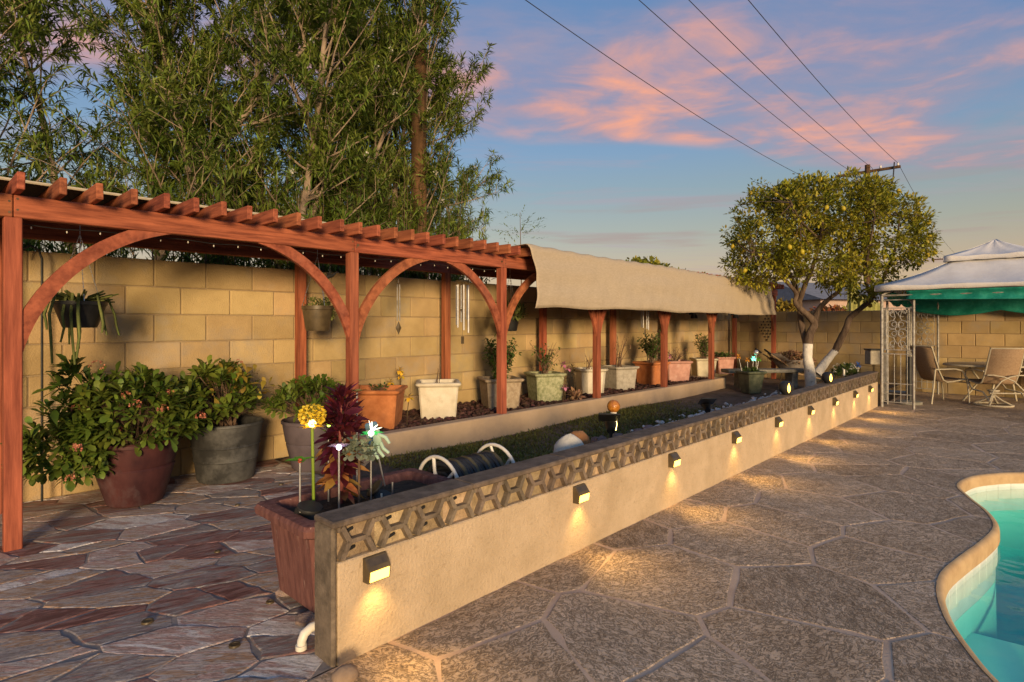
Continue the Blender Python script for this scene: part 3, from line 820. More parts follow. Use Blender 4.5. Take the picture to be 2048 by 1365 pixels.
def tri_mesh(name, V, T, m, parent=None, at=None, smooth=True, mi=None):
    """V (n,3) float, T (k,3) int -> one object, fast"""
    me = bpy.data.meshes.new(name)
    V = np.asarray(V, dtype=np.float32); T = np.asarray(T, dtype=np.int32)
    loc = (0, 0, 0)
    if at is not None: V = V - np.asarray(at, dtype=np.float32); loc = at
    elif parent is not None: V = V - np.asarray(tuple(parent.location), dtype=np.float32)
    me.vertices.add(len(V)); me.vertices.foreach_set('co', V.ravel())
    me.loops.add(T.size); me.loops.foreach_set('vertex_index', T.ravel())
    me.polygons.add(len(T))
    me.polygons.foreach_set('loop_start', np.arange(0, T.size, 3, dtype=np.int32))
    me.polygons.foreach_set('loop_total', np.full(len(T), 3, dtype=np.int32))
    me.polygons.foreach_set('use_smooth', np.full(len(T), smooth))
    if not isinstance(m, (list, tuple)): m = [m]
    for k in m: me.materials.append(k)
    if mi is not None: me.polygons.foreach_set('material_index', np.asarray(mi, dtype=np.int32))
    me.update(calc_edges=True); me.validate()
    return inst(name, me, parent, loc)
NARROW = [(0, 0, 0), (0.45, 0.5, 0.03), (1, 0, -0.06)]
OBOV = [(0, 0, 0), (0.3, 0.22, 0.03), (0.68, 0.5, 0.03), (0.9, 0.34, -0.01), (1, 0, -0.05)]
OVATE = [(0, 0, 0), (0.3, 0.5, 0.03), (0.7, 0.36, 0.0), (1, 0, -0.06)]
def leaves(P, D, Ln, Wd, st=NARROW, fold=0.25, rg=None, roll=1.0, up=None):
    """leaf blades: P base points, D directions, Ln lengths, Wd widths -> V, T"""
    rg = rg or RNG
    P = np.asarray(P, float); D = np.asarray(D, float)
    D = D / np.maximum(np.linalg.norm(D, axis=1, keepdims=True), 1e-9)
    n = len(P)
    Ln = np.broadcast_to(np.asarray(Ln, float), (n,)); Wd = np.broadcast_to(np.asarray(Wd, float), (n,))
    U = np.tile(np.array([0, 0, 1.0]), (n, 1)) + rg.normal(0, 0.35 * roll, (n, 3))
    if up is not None: U = np.asarray(up, float) + rg.normal(0, 0.35 * roll, (n, 3))
    S = np.cross(D, U); S /= np.maximum(np.linalg.norm(S, axis=1, keepdims=True), 1e-9)
    Nn = np.cross(S, D)
    vs = []; idx = []
    for t, w, z in st:
        c = P + D * (Ln * t)[:, None] + Nn * (Ln * z)[:, None]
        if w == 0:
            idx.append((len(vs),)); vs.append(c)
        else:
            a = len(vs)
            vs.append(c); vs.append(c + S * (Wd * w)[:, None] + Nn * (Wd * w * fold)[:, None]); vs.append(c - S * (Wd * w)[:, None] + Nn * (Wd * w * fold)[:, None])
            idx.append((a, a + 1, a + 2))
    fs = []
    for a, b in zip(idx[:-1], idx[1:]):
        if len(a) == 1: fs += [(a[0], b[0], b[1]), (a[0], b[2], b[0])]
        elif len(b) == 1: fs += [(a[0], b[0], a[1]), (a[0], a[2], b[0])]
        else: fs += [(a[0], b[0], b[1]), (a[0], b[1], a[1]), (a[0], a[2], b[2]), (a[0], b[2], b[0])]
    m = len(vs)
    V = np.stack(vs, axis=1).reshape(-1, 3)
    T = (np.array(fs)[None] + (np.arange(n) * m)[:, None, None]).reshape(-1, 3)
    return V, T
# grass
def grass():
    rg = np.random.default_rng(4)
    n = 52000
    x = 2.45 + (10.2 - 2.45) * rg.random(n) ** 1.15; y = rg.uniform(2.9, 4.77, n)
    patch = np.sin(x * 2.1 + 1.3 * np.sin(y * 2.3)) * np.sin(y * 3.3 + 0.6 * np.sin(x * 3))
    fade = np.clip((9.2 - x) / 2.2, 0, 1) * np.clip((4.85 - y) / 0.14, 0.25, 1) * np.clip((x - 2.4) / 0.4, 0, 1)
    keep = (rg.random(n) < fade * (0.75 + 0.5 * patch)) & ~((y > 4.2) & (x < 3.1))
    x, y = x[keep], y[keep]; n = len(x)
    z = np.array([lawn_z(a, b) for a, b in zip(x, y)]) - 0.004
    D = np.stack([rg.normal(0, .75, n), rg.normal(0, .75, n), rg.uniform(.5, 1, n)], 1)
    V, T = leaves(np.stack([x, y, z], 1), D, rg.uniform(.028, .06, n), rg.uniform(.004, .007, n), [(0, 1, 0), (0.55, 0.8, 0.0), (1, 0, -0.1)], 0.2, rg)
    tag(tri_mesh('lawn', V, T, MT['grass']), 'strip of short patchy lawn between the low wall and the raised bed', 'lawn', kind='stuff')
grass()

# ------------------------------------------------------------------ low wall with screen block course
WY0, WY1 = 2.2, 2.35         # faces
LW0, LW1 = 1.275, 11.72
STEM_H, TOP_H = 0.435, 0.585
low_wall = thing('low_wall', 'low tan stucco wall topped by a course of patterned screen blocks', 'wall', (LW0, 2.275, 0))
MB().box(((LW0 + LW1) / 2, 2.275, STEM_H / 2 - 0.01), (LW1 - LW0, 0.15, STEM_H + 0.02), 0.006).build('stem', MT['stucco'], low_wall, world=True)
MB().box((LW0 - 0.014, 2.282, 0.29), (0.026, 0.158, 0.595), 0.01).build('end_face', MT['rib'], low_wall, world=True)
NB = 52
BW = (LW1 - LW0) / NB
def cap_mesh():
    mb = MB()
    for k in range(13):
        x = LW0 - 0.03 + (LW1 - LW0 + 0.04) * (k + 0.5) / 13
        mb.box((x, 2.275, TOP_H + 0.0145), ((LW1 - LW0 + 0.04) / 13 - 0.003, 0.168, 0.029), 0.007)
    return mb
cap_mesh().build('cap', MT['rib'], low_wall, world=True)
def screen_block():
    mb = MB(); hw = BW / 2; h = TOP_H - STEM_H; t = 0.0115
    def bar(p, q, w=t):
        d = Vector((q[0] - p[0], q[1] - p[1])); nn = Vector((-d.y, d.x)).normalized() * w
        mb.prism([(p[0] - nn.x, p[1] - nn.y), (q[0] - nn.x, q[1] - nn.y), (q[0] + nn.x, q[1] + nn.y), (p[0] + nn.x, p[1] + nn.y)], 0.0, 0.04, 'y')
    top, mid = hw * 0.80, hw * 0.42
    for s in (-1, 1):
        bar((s * top, h - 0.004), (s * mid, h / 2)); bar((s * mid, h / 2), (s * top, 0.004))
    mb.box((0, 0.0205, h / 2), (2 * mid, 0.0385, 0.021))
    mb.box((-hw * 0.935, 0.021, h - 0.012), (hw * 0.125, 0.037, 0.022)); mb.box((hw * 0.935, 0.021, h - 0.012), (hw * 0.125, 0.037, 0.022))
    return mb.mesh('screen_block', MT['rib'])
def infill_mesh():
    hw = BW / 2; h = TOP_H - STEM_H; mb = MB()
    mb.add([(-hw, 0.034, 0), (hw, 0.034, 0), (hw, 0.034, h), (-hw, 0.034, h), (-hw, 0.128, 0), (hw, 0.128, 0), (hw, 0.128, h), (-hw, 0.128, h)],
           [(0, 1, 2, 3), (5, 4, 7, 6), (0, 3, 7, 4), (1, 5, 6, 2)])
    return mb.mesh('infill', MT['infill'])
sbm, ifm = screen_block(), infill_mesh()
for k in range(NB):
    b = inst('screen_block', sbm, low_wall, (BW * (k + 0.5), -0.075 + random.uniform(0, .003), STEM_H))
    inst('infill', ifm, b)
# black boxes stand in for the shade inside open slots of the nearest blocks
slot_shade = MB().box((0, 0, 0), (0.042, 0.012, 0.015), 0.004).mesh('slot_shade', MT['black'])
for k, dx, dz in ((0, -.03, .118), (0, -.02, .035), (1, -.03, .118), (1, -.01, .035), (2, -.035, .118), (2, -.02, .035), (3, -.03, .118)):
    inst('slot_shade_box', slot_shade, low_wall, (BW * (k + 0.5) + dx, -0.043, STEM_H + dz), (0, R(-14), 0))

# wall lights
lens_m = mat('wall_light_lens', (0.9, 0.7, 0.3), (0.9, 0.7, 0.3), 3, 0.4, emit=((1.0, 0.55, 0.07), 3.4))
def wall_light():
    hw = 0.056
    prof = [(0, 0.105), (0, 0), (-0.042, 0.002), (-0.050, 0.056), (-0.047, 0.062), (-0.014, 0.105)]   # y (outwards negative), z
    h = MB(); n = len(prof)
    h.prism(prof, -hw, hw, 'x')
    lens = MB()
    a, b = Vector((0, -0.042, 0.002)), Vector((0, -0.050, 0.056))
    nn = Vector((0, -(b - a).z, (b - a).y)).normalized()
    for sgn in (1,):
        p = a + (b - a) * 0.12 + nn * 0.004; q = a + (b - a) * 0.95 + nn * 0.004
        lens.add([(-hw + .008, p.y, p.z), (hw - .008, p.y, p.z), (hw - .008, q.y, q.z), (-hw + .008, q.y, q.z),
                  (-hw + .008, p.y + .01, p.z), (hw - .008, p.y + .01, p.z), (hw - .008, q.y + .01, q.z), (-hw + .008, q.y + .01, q.z)],
                 [(0, 1, 2, 3), (0, 4, 5, 1), (2, 6, 7, 3), (0, 3, 7, 4), (1, 5, 6, 2)])
    panel = MB()
    a, b = Vector((0, -0.047, 0.062)), Vector((0, -0.014, 0.105))
    nn = Vector((0, -(b - a).z, (b - a).y)).normalized()
    p, q = a + (b - a) * .22 + nn * .002, a + (b - a) * .85 + nn * .002
    panel.add([(-hw + .01, p.y, p.z), (hw - .01, p.y, p.z), (hw - .01, q.y, q.z), (-hw + .01, q.y, q.z)], [(0, 1, 2, 3)])
    return h.mesh('housing', MT['bronze']), lens.mesh('lens', lens_m), panel.mesh('solar_panel', mat('amber_solar_panel', (.05, .04, .028), (.08, .06, .04), 30, .35, spec=.5))
hm, lm, pm_ = wall_light()
LX = [747, 1156, 1343, 1468, 1553, 1618, 1667, 1708, 1738]
ordn = ['nearest', 'second', 'third', 'fourth', 'fifth', 'sixth', 'seventh', 'eighth', 'farthest']
for i, px in enumerate(LX):
    p = WX(px, WY0)
    t = thing('wall_light', ('small bronze solar wall light glowing amber, %s along the low wall' % ordn[i]), 'wall light', (p.x, WY0 - 0.002, 0.318), 0, 'solar lights along the low wall')
    inst('housing', hm, t); inst('lens', lm, t); inst('solar_panel', pm_, t)
    for nm, loc, pw, tgt, ang in (('wall_wash', (0, -0.075, -0.012), 2.2, (0, 0.09, -0.22), 95), ('floor_wash', (0, -0.08, 0.0), 7.5, (0, -0.34, -0.31), 100)):
        ld = bpy.data.lights.new(nm, 'SPOT'); ld.energy = pw; ld.color = (1.0, 0.60, 0.18); ld.spot_size = R(ang); ld.spot_blend = 1.0; ld.shadow_soft_size = 0.03
        lo = bpy.data.objects.new(nm, ld); COL.objects.link(lo); lo.parent = t; lo.location = loc
        lo.rotation_euler = (Vector(tgt)).to_track_quat('-Z', 'Y').to_euler()

# ------------------------------------------------------------------ pergola
PY, RY = 4.87, 5.86
FX = [WX(25, PY).x, 2.97, 5.02, 7.03, 9.05, 10.95, 14.45]
RX = [0.50, 2.95, 4.98, 6.98, 8.98, 10.92, 14.55]
perg = thing('pergola', 'long redwood stained pergola with arched braces standing before the block wall', 'pergola', (FX[0], PY, 0))
BZ0, BZ1 = 2.13, 2.275
def part_w(mb, name, m, smooth=None): return mb.build(name, m, perg, smooth, world=True)
for i, x in enumerate(FX):
    zb = 0.0 if i < 2 else (0.355 if i < 6 else 0.12)
    part_w(MB().box((x, PY, (zb + BZ0) / 2), (0.092, 0.092, BZ0 - zb), 0.006), 'post', MT['redwood_z'])
for i, x in enumerate(RX):
    zb = 0.0 if i < 2 else (0.30 if i < 6 else 0.1)
    part_w(MB().box((x, RY, (zb + BZ0) / 2), (0.092, 0.092, BZ0 - zb), 0.006), 'post', MT['redwood_z'])
for a, b in ((-1.0, FX[0]), (FX[0], FX[1]), (FX[1], FX[2]), (FX[2], FX[3]), (FX[3], FX[4]), (FX[4], FX[5]), (FX[5], FX[6] + 0.15)):
    part_w(MB().box(((a + b) / 2, PY, (BZ0 + BZ1) / 2), (b - a - 0.004, 0.088, BZ1 - BZ0), 0.006), 'beam', MT['redwood_x'])
    part_w(MB().box(((a + b) / 2, RY, (BZ0 + BZ1) / 2 - 0.01), (b - a - 0.004, 0.088, BZ1 - BZ0), 0.006), 'beam', MT['redwood_x'])
# splice bolts
bolt = MB().lathe([(0.0, -0.006), (0.014, -0.006), (0.014, 0.0), (0.0, 0.0)], 10).xf(Matrix.Rotation(R(90), 4, 'X')).mesh('bolt', MT['bronze'])
for x in (FX[1] + 0.035, FX[2] - 0.04):
    inst('bolt', bolt, perg, (x - FX[0], -0.046, 2.2))
def brace_mesh(Rr, w, t):
    """quarter arch board cut flush: from a post face (x=0) up to a beam soffit (z=0), centre at (Rr, -Rr)"""
    mb = MB(); n = 20; out = []; inn = []; CC = Rr * 0.9733
    for i in range(n + 1):
        a0 = math.acos(-CC / Rr); a = a0 - (2 * a0 - 1.5 * math.pi) * i / n
        out.append((max(0.0, CC + (Rr + w) * math.cos(a)), min(0.0, -CC + (Rr + w) * math.sin(a)))); inn.append((CC + (Rr - .003) * math.cos(a), -CC + (Rr - .003) * math.sin(a)))
    k = n + 1
    vs = []
    for y in (-t / 2, t / 2):
        vs += [(p[0], y, p[1]) for p in out] + [(p[0], y, p[1]) for p in inn]
    fs = []
    for i in range(n):
        fs += [(i, k + i, k + i + 1, i + 1), (2 * k + i, 2 * k + i + 1, 3 * k + i + 1, 3 * k + i), (i, i + 1, 2 * k + i + 1, 2 * k + i), (k + i, 3 * k + i, 3 * k + i + 1, k + i + 1)]
    fs += [(0, 2 * k, 3 * k, k), (n, k + n, 3 * k + n, 2 * k + n)]
    return mb.add(vs, fs)
brm = brace_mesh(1.16, 0.088, 0.04).mesh('brace', MT['redwood'], 40)
brl = brace_mesh(1.16, 0.088, 0.04).xf(Matrix.Scale(-1, 4, (1, 0, 0)))
brl.f = [f[::-1] for f in brl.f]
brl = brl.mesh('brace', MT['redwood'], 40)
for i, x in enumerate(FX):
    if i < 6: inst('brace', brm, perg, (x + 0.046 - FX[0], -0.012, BZ0))
    if i > 0: inst('brace', brl, perg, (x - 0.046 - FX[0], -0.012, BZ0))
# screws
scm = MB().lathe([(0.0, -0.003), (0.006, -0.003), (0.007, 0.0), (0.0, 0.0)], 8).xf(Matrix.Rotation(R(90), 4, 'X')).mesh('screw', MT['bronze'])
for i, x in enumerate(FX[:4]):
    for dx, dz in ((-.02, .03), (.02, .05), (-.02, .10), (.02, .12)):
        inst('screw', scm, perg, (x + dx - FX[0], -0.0455, BZ0 + dz))
# rafters
rg = random.Random(4)
raf = MB().box((0, 0, 0), (0.040, 1.56, 0.108), 0.004).mesh('rafter', MT['redwood_y'])
for k in range(76):
    x = -0.47 + 0.1985 * k
    if x > 14.6: break
    inst('rafter', raf, perg, (x + rg.uniform(-.006, .006) - FX[0], 5.40 - PY + rg.uniform(-.016, .012), 2.277 + 0.054 + rg.uniform(-.003, .003)), (0, rg.uniform(-.02, .02), 0))
# dark screen laid on the rafters at the near end, with a pale hem
scr = tag(MB().box((1.35, 5.55, 2.392), (5.2, 1.12, 0.008)).build('shade_screen', MT['dark_screen'], at=(1.35, 5.55, 2.393)), 'dark woven shade screen lying on the near pergola rafters', 'shade screen')
MB().tube([(-2.6, -0.565, 0.002), (-1.2, -0.575, 0.004), (0, -0.568, 0.0), (1.3, -0.572, 0.004), (2.6, -0.563, 0.002)], 0.011, 6).build('hem', MT['hem'], scr)

# ------------------------------------------------------------------ draped shade cloth
def cloth():
    X0, X1 = 5.16, 13.25
    nx = 190
    prof = [(5.95, 2.405)] + [(5.95 - 1.30 * i / 8, 2.400) for i in range(1, 9)]
    prof += [(4.60, 2.40), (4.575, 2.39), (4.56, 2.36)] + [(4.555, 2.36 - 0.70 * i / 18) for i in range(1, 19)]
    vs = []; fs = []; k = len(prof)
    for i in range(nx + 1):
        t = i / nx; x = X0 + (X1 - X0) * t
        fall = 1.0 - 0.06 * t + 0.012 * math.sin(x * 2.3) + 0.008 * math.sin(x * 5.1 + 1)
        for j, (y, z) in enumerate(prof):
            yy, zz, xx = y, z, x
            if j > 10:
                s = (j - 10) / (k - 11)
                zz = 2.39 - (2.39 - z) * fall
                yy -= 0.12 * s + 0.015 * math.sin(math.pi * s)
                yy += (0.008 * math.sin(x * 2.1 + 2.2 * s) + 0.004 * math.sin(x * 8.3 - 5 * s + math.sin(x * 1.7)) + 0.002 * math.sin(x * 19 + 9 * s)) * (0.25 + s)
                yy += 0.010 * math.sin(s * 15 + 1.4 * math.sin(x * 0.9)) * math.sin(x * 1.3 + .5)
                if i < 10: xx += 0.05 * math.sin(math.pi * s) * (1 - i / 10); zz -= 0.02 * (1 - i / 10) * s
            else:
                zz += 0.006 * math.sin(x * math.pi / 0.1985) + 0.008 * math.sin(x * 1.7 + y * 4)
            vs.append((xx, yy, zz - (0.13 * t if j > 9 else 0.10 * t) * 0.5))
    for i in range(nx):
        for j in range(k - 1):
            a = i * k + j
            fs.append((a, a + 1, a + k + 1, a + k))
    return MB().add(vs, fs)
mb = cloth()
mb.f = [f[::-1] for f in mb.f]
sc_o = mb.build('shade_cloth', MT['shade'], smooth=70, at=(5.16, 4.57, 1.66))
sm_ = sc_o.modifiers.new('thick', 'SOLIDIFY'); sm_.thickness = 0.006; sm_.offset = -1
tag(sc_o, 'tan woven shade cloth draped over the far half of the pergola', 'shade cloth')
def cloth_strip(x, name):
    k_ = min(range(191), key=lambda i: abs(mb.v[i * 30][0] - x)); row = [Vector(mb.v[k_ * 30 + j]) - Vector((5.16, 4.57, 1.66)) for j in range(30)]
    MB().tube([p + Vector((0, -.001, .001)) for p in row], .0045, 4).build(name, MT['hem'], sc_o)
for x in (7.05, 9.0, 10.95, 12.4): cloth_strip(x, 'seam')
MB().tube([Vector(mb.v[i * 30 + 29]) - Vector((5.16, 4.57, 1.66)) for i in range(191)], .006, 5).build('hem', MT['shade'], sc_o)


# ------------------------------------------------------------------ gazebo at the far end
gx0, gx1, gy0, gy1 = 11.72, 14.6, -0.75, 2.14
gaz = thing('gazebo', 'white canopy gazebo with scrolled iron corner panels and green side curtains', 'gazebo', (13.16, 0.70, 0))
EZ = 1.93
cx, cy = 13.16, 0.70
def canopy(h0, z0, h1, z1, zv, name, sag=0.06, n=12):
    """square canvas: half size h0 at eave height z0 up to half size h1 at z1, valance down to zv"""
    for q in range(4):
        mb = MB(); rows = 9
        vs = []
        for r in range(rows + 1):
            t = r / rows
            h = h0 + (h1 - h0) * t
            z = z0 + (z1 - z0) * t - sag * math.sin(math.pi * t)
            for c in range(n + 1):
                s = -1 + 2 * c / n
                dip = 0.035 * (1 - s * s) * math.sin(math.pi * min(1, t + .15)) + 0.008 * math.sin(s * 9 + t * 4)
                vs.append((s * h, -h, z - dip))
        fs = []
        for r in range(rows):
            for c in range(n):
                a = r * (n + 1) + c
                fs.append((a, a + 1, a + n + 2, a + n + 1))
        b = len(vs)
        for c in range(n + 1):
            s = -1 + 2 * c / n
            vs.append((s * (h0 + .006), -h0 - 0.006, zv + 0.012 * (1 - s * s) + 0.006 * math.sin(s * 14)))
        for c in range(n):
            fs.append((b + c, b + c + 1, c + 1, c))
        mb.add(vs, fs).xf(Matrix.Rotation(R(90) * q, 4, 'Z'))
        o = mb.build(name, MT['canvas'], gaz, smooth=50)
        s_ = o.modifiers.new('thick', 'SOLIDIFY'); s_.thickness = 0.004
canopy(1.53, 2.11, 0.50, 2.60, 2.015, 'canopy_panel')
canopy(0.66, 2.63, 0.012, 2.93, 2.53, 'vent_panel', 0.03)
pipe = lambda a, b, r=0.018, n=8: MB().tube([a, b], r, n)
def scroll_panel(w, H):
    """iron screen in local x,z: rails, bars below, C scrolls above"""
    fr, bars, sc = MB(), MB(), MB()
    for z in (0.06, 0.33, 0.42, 0.93, 1.0, 1.72, 1.86):
        if z in (0.06, 0.33): continue
        fr.tube([(0, 0, z), (w, 0, z)], 0.009, 6)
    fr.tube([(0, 0, 0.1), (w, 0, 0.1)], 0.009, 6); fr.tube([(0, 0, 0.24), (w, 0, 0.24)], 0.009, 6)
    for k in range(1, 5): bars.tube([(w * k / 5, 0, 0.1), (w * k / 5, 0, 0.93)], 0.007, 6)
    for s in (0.14, 0.86): bars.tube([(w * s, 0, 1.0), (w * s, 0, 1.72)], 0.007, 6)
    c = w / 2
    def arc(cx_, cz, r, a0, a1, rr=0.0075):
        sc.tube([(cx_ + r * math.cos(a0 + (a1 - a0) * i / 12), 0, cz + r * math.sin(a0 + (a1 - a0) * i / 12)) for i in range(13)], rr, 6)
    for sx in (-1, 1):
        for sz in (-1, 1):
            arc(c + sx * .075, 1.36 + sz * .075, .07, R(20), R(320) if sx * sz > 0 else R(340))
            arc(c + sx * .05, 1.36 + sz * .08, .035, 0, 2 * math.pi)
            arc(c + sx * .06, 1.36 + sz * .26, .052, 0, R(300))
            arc(c + sx * .10, 1.36 + sz * .30, .03, 0, 2 * math.pi)
            sc.tube([(c + sx * .06, 0, 1.36 + sz * .15), (c + sx * .035, 0, 1.36 + sz * .2), (c + sx * .06, 0, 1.36 + sz * .31), (c + sx * .05, 0, 1.36 + sz * .36)], 0.0075, 6)
    arc(c, 1.36, .035, 0, 2 * math.pi)
    return fr, bars, sc
PW = 0.46
for (cx_, cy_, ang1, ang2) in ((gx0, gy1, -90, 0), (gx1, gy1, -90, 180), (gx0, gy0, 90, 0), (gx1, gy0, 90, 180)):
    for pa in (ang1, ang2):
        M = Matrix.Translation((cx_ - cx, cy_ - cy, 0)) @ Matrix.Rotation(R(pa), 4, 'Z')
        rail_o = None
        for nm, m_ in zip(('panel_rail', 'panel_bar', 'panel_scroll'), scroll_panel(PW, EZ)):
            o_ = m_.xf(M).build(nm, MT['iron'], rail_o or gaz, smooth=50)
            rail_o = rail_o or o_
        MB().tube([(PW, 0, 0), (PW, 0, EZ - 0.03)], 0.02, 4).xf(M).build('post', MT['iron'], gaz)
    MB().tube([(cx_ - cx, cy_ - cy, 0), (cx_ - cx, cy_ - cy, EZ)], 0.024, 4).build('post', MT['iron'], gaz)
for a, b in (((gx0, gy0), (gx1, gy0)), ((gx1, gy0), (gx1, gy1)), ((gx1, gy1), (gx0, gy1)), ((gx0, gy1), (gx0, gy0))):
    MB().tube([(a[0] - cx, a[1] - cy, EZ + .01), (b[0] - cx, b[1] - cy, EZ + .01)], 0.016, 6).build('eave_rail', MT['iron'], gaz)
for sx in (-1, 1):
    for sy in (-1, 1):
        MB().tube([(sx * 1.44, sy * 1.44, EZ + .02), (sx * .5, sy * .5, 2.5), (sx * .02, sy * .02, 2.86)], 0.014, 6).build('roof_rib', MT['iron'], gaz)
# rolled green curtains under each eave
def curtain(side, drop, sagn, name):
    mb = MB(); n = 40; rows = 7
    a, b = side
    vs = []
    for r in range(rows + 1):
        t = r / rows
        for c in range(n + 1):
            s = c / n
            x = a[0] + (b[0] - a[0]) * s; y = a[1] + (b[1] - a[1]) * s
            nrm = Vector((-(b[1] - a[1]), b[0] - a[0])).normalized()
            bul = 0.05 * math.sin(math.pi * t) + 0.012 * math.sin(s * 40 + t * 3)
            d = drop * (0.75 + 0.25 * abs(math.sin(math.pi * s * sagn)))
            vs.append((x + nrm.x * bul - cx, y + nrm.y * bul - cy, EZ + 0.085 - d * t))
    for r in range(rows):
        for c in range(n):
            k = r * (n + 1) + c
            mb.f.append((k, k + 1, k + n + 2, k + n + 1)); mb.mi.append(0)
    mb.v = vs
    o = mb.build(name, MT['teal_cloth'], gaz, smooth=60)
    s_ = o.modifiers.new('thick', 'SOLIDIFY'); s_.thickness = 0.012
curtain(((gx0 - .055, gy1 - .36), (gx0 - .055, gy0 + .05)), 0.20, 0.5, 'curtain')
curtain(((gx1 - .05, gy1 - .05), (gx1 - .05, gy0 + .05)), 0.40, 2, 'curtain')
curtain(((gx0 + .5, gy1 - .05), (gx1 - .3, gy1 - .05)), 0.25, 2, 'curtain')

# ------------------------------------------------------------------ vegetation tools
def rdir(rg, zmin=-1.0, zmax=1.0):
    z = rg.uniform(zmin, zmax); a = rg.uniform(0, 2 * math.pi); r = math.sqrt(max(0, 1 - z * z))
    return Vector((r * math.cos(a), r * math.sin(a), z))
class Leafer:
    def __init__(s): s.P, s.D, s.L, s.W = [], [], [], []
    def add(s, p, d, l, w): s.P.append(tuple(p)); s.D.append(tuple(d)); s.L.append(l); s.W.append(w)
    def build(s, name, m, parent, st=NARROW, fold=0.25, seed=1, roll=1.0, kind=None):
        V, T = leaves(s.P, s.D, s.L, s.W, st, fold, np.random.default_rng(seed), roll)
        o = tri_mesh(name, V, T, m, parent)
        if kind: o['kind'] = kind
        return o
def bez(p0, p1, p2, n):
    return [p0.lerp(p1, i / n).lerp(p1.lerp(p2, i / n), i / n) for i in range(n + 1)]

# ------------------------------------------------------------------ oleanders beyond the wall
def oleander(label, base, stems, seed, leaf_n=1.0, droop=0.0):
    rg = random.Random(seed)
    t = thing('oleander_tree', label, 'tree', base, 0, 'oleanders behind the block wall')
    lf = Leafer(); br = MB(); flower = Leafer()
    for (az, lean, length, r0) in stems:
        d = Vector((math.cos(az) * math.sin(lean), math.sin(az) * math.sin(lean), math.cos(lean)))
        p = Vector(base) + Vector((rg.uniform(-.28, .28), rg.uniform(-.2, .2), 0))
        pts = [p.copy()]; n = 12; dirs = [d.copy()]
        for i in range(n):
            d = (d + Vector((rg.uniform(-.10, .10), rg.uniform(-.10, .10), rg.uniform(-.03, .06) - droop * 0.05 * (i > 6)))).normalized()
            p = p + d * length / n
            pts.append(p.copy()); dirs.append(d.copy())
        rad = [max(0.012, r0 * (1 - 0.82 * i / n)) for i in range(n + 1)]
        sm = MB(); sm.tube(pts, rad, 8); sm.build('stem', MT['ole_bark'], t, smooth=60, world=True)
        for b in range(int(37 * length / 6)):
            u = rg.uniform(0.20, 1.0); k = min(n - 1, int(u * n)); f = u * n - k
            q = pts[k].lerp(pts[k + 1], f); sd = dirs[k]
            if q.z < 1.75: continue
            rd = rdir(rg, -0.25, 0.7)
            bd = (sd * rg.uniform(0.3, 0.9) + rd * 1.0).normalized()
            bl = rg.uniform(0.7, 1.55) * (1.0 if u < 0.85 else 0.6)
            bp = [q]; dd = bd.copy()
            for i in range(5):
                dd = (dd + Vector((rg.uniform(-.1, .1), rg.uniform(-.1, .1), 0.07 - droop * 0.22 * (i > 1)))).normalized()
                bp.append(bp[-1] + dd * bl / 5)
            br.tube(bp, [0.014, 0.012, 0.010, 0.008, 0.006, 0.004], 5, False)
            for tw in range(9):
                v = rg.uniform(0.18, 1.0) if tw else 1.0
                kk = min(4, int(v * 5)); g = v * 5 - kk
                s0 = bp[kk].lerp(bp[kk + 1], g)
                ax = (bp[kk + 1] - bp[kk]).normalized()
                td = (ax * (1.0 if tw else 3.0) + rdir(rg, -0.5, 0.8) * 0.95).normalized()
                tl = rg.uniform(0.22, 0.5)
                s1 = s0 + td * tl * 0.5; s2 = s1 + (td + Vector((0, 0, 0.25 - droop * 0.6))).normalized() * tl * 0.5
                br.tube([s0, s1, s2], [0.0045, 0.0035, 0.002], 3, False)
                m = int(rg.uniform(34, 48) * leaf_n)
                for i in range(m):
                    w = rg.uniform(0.12, 1.0) ** 0.7
                    c = s0.lerp(s1, w * 2) if w < 0.5 else s1.lerp(s2, w * 2 - 1)
                    ad = (s2 - s1).normalized()
                    ld = (ad * rg.uniform(0.35, 1.0) + rdir(rg) * 0.8 + Vector((0, 0, -0.28 - droop * 0.3))).normalized()
                    lf.add(c, ld, rg.uniform(0.08, 0.17), rg.uniform(0.014, 0.026))
                if rg.random() < 0.02:
                    for i in range(14):
                        flower.add(s2 + rdir(rg) * 0.03, rdir(rg, -.2, 1), 0.03, 0.022)
    br.build('branches', MT['ole_bark'], t, world=True)
    lf.build('crown', MT['ole_leaf'], t, NARROW, 0.3, seed)
    if flower.P: flower.build('blossom', MT['white_fl'], t, OVATE, 0.2, seed)
    return t
def stems_for(rg, n, az0, azs, l0, l1, len0, len1):
    return [(az0 + rg.uniform(-azs, azs), rg.uniform(l0, l1), rg.uniform(len0, len1), rg.uniform(0.05, 0.085)) for _ in range(n)]
rg = random.Random(21)
oleander('leggy oleander at the left with arching branches against the sky', (1.55, 7.35, 0), [(R(175), R(36), 6.0, .07), (R(160), R(24), 6.4, .075), (R(200), R(46), 5.4, .06), (R(60), R(12), 6.2, .07), (R(-10), R(14), 6.4, .08), (R(185), R(56), 4.4, .05), (R(150), R(40), 5.6, .06)], 3, 0.95, 0.5)
oleander('dense tall oleander in the middle with several pale trunks', (3.05, 7.5, 0), [(R(150), R(20), 6.6, .085), (R(120), R(10), 6.8, .08), (R(20), R(9), 6.8, .075), (R(-30), R(16), 6.6, .08), (R(0), R(24), 6.2, .07), (R(200), R(12), 6.6, .07), (R(60), R(16), 6.4, .07)], 5, 1.0, 0.1)
oleander('bushy oleander at the right wrapped round the dark utility pole', (4.85, 7.45, 0), [(R(15), R(22), 5.6, .07), (R(-25), R(14), 6.0, .075), (R(165), R(14), 6.4, .08), (R(90), R(10), 6.2, .07), (R(0), R(12), 6.4, .07), (R(10), R(31), 4.7, .06)], 8, 1.0, 0.05)
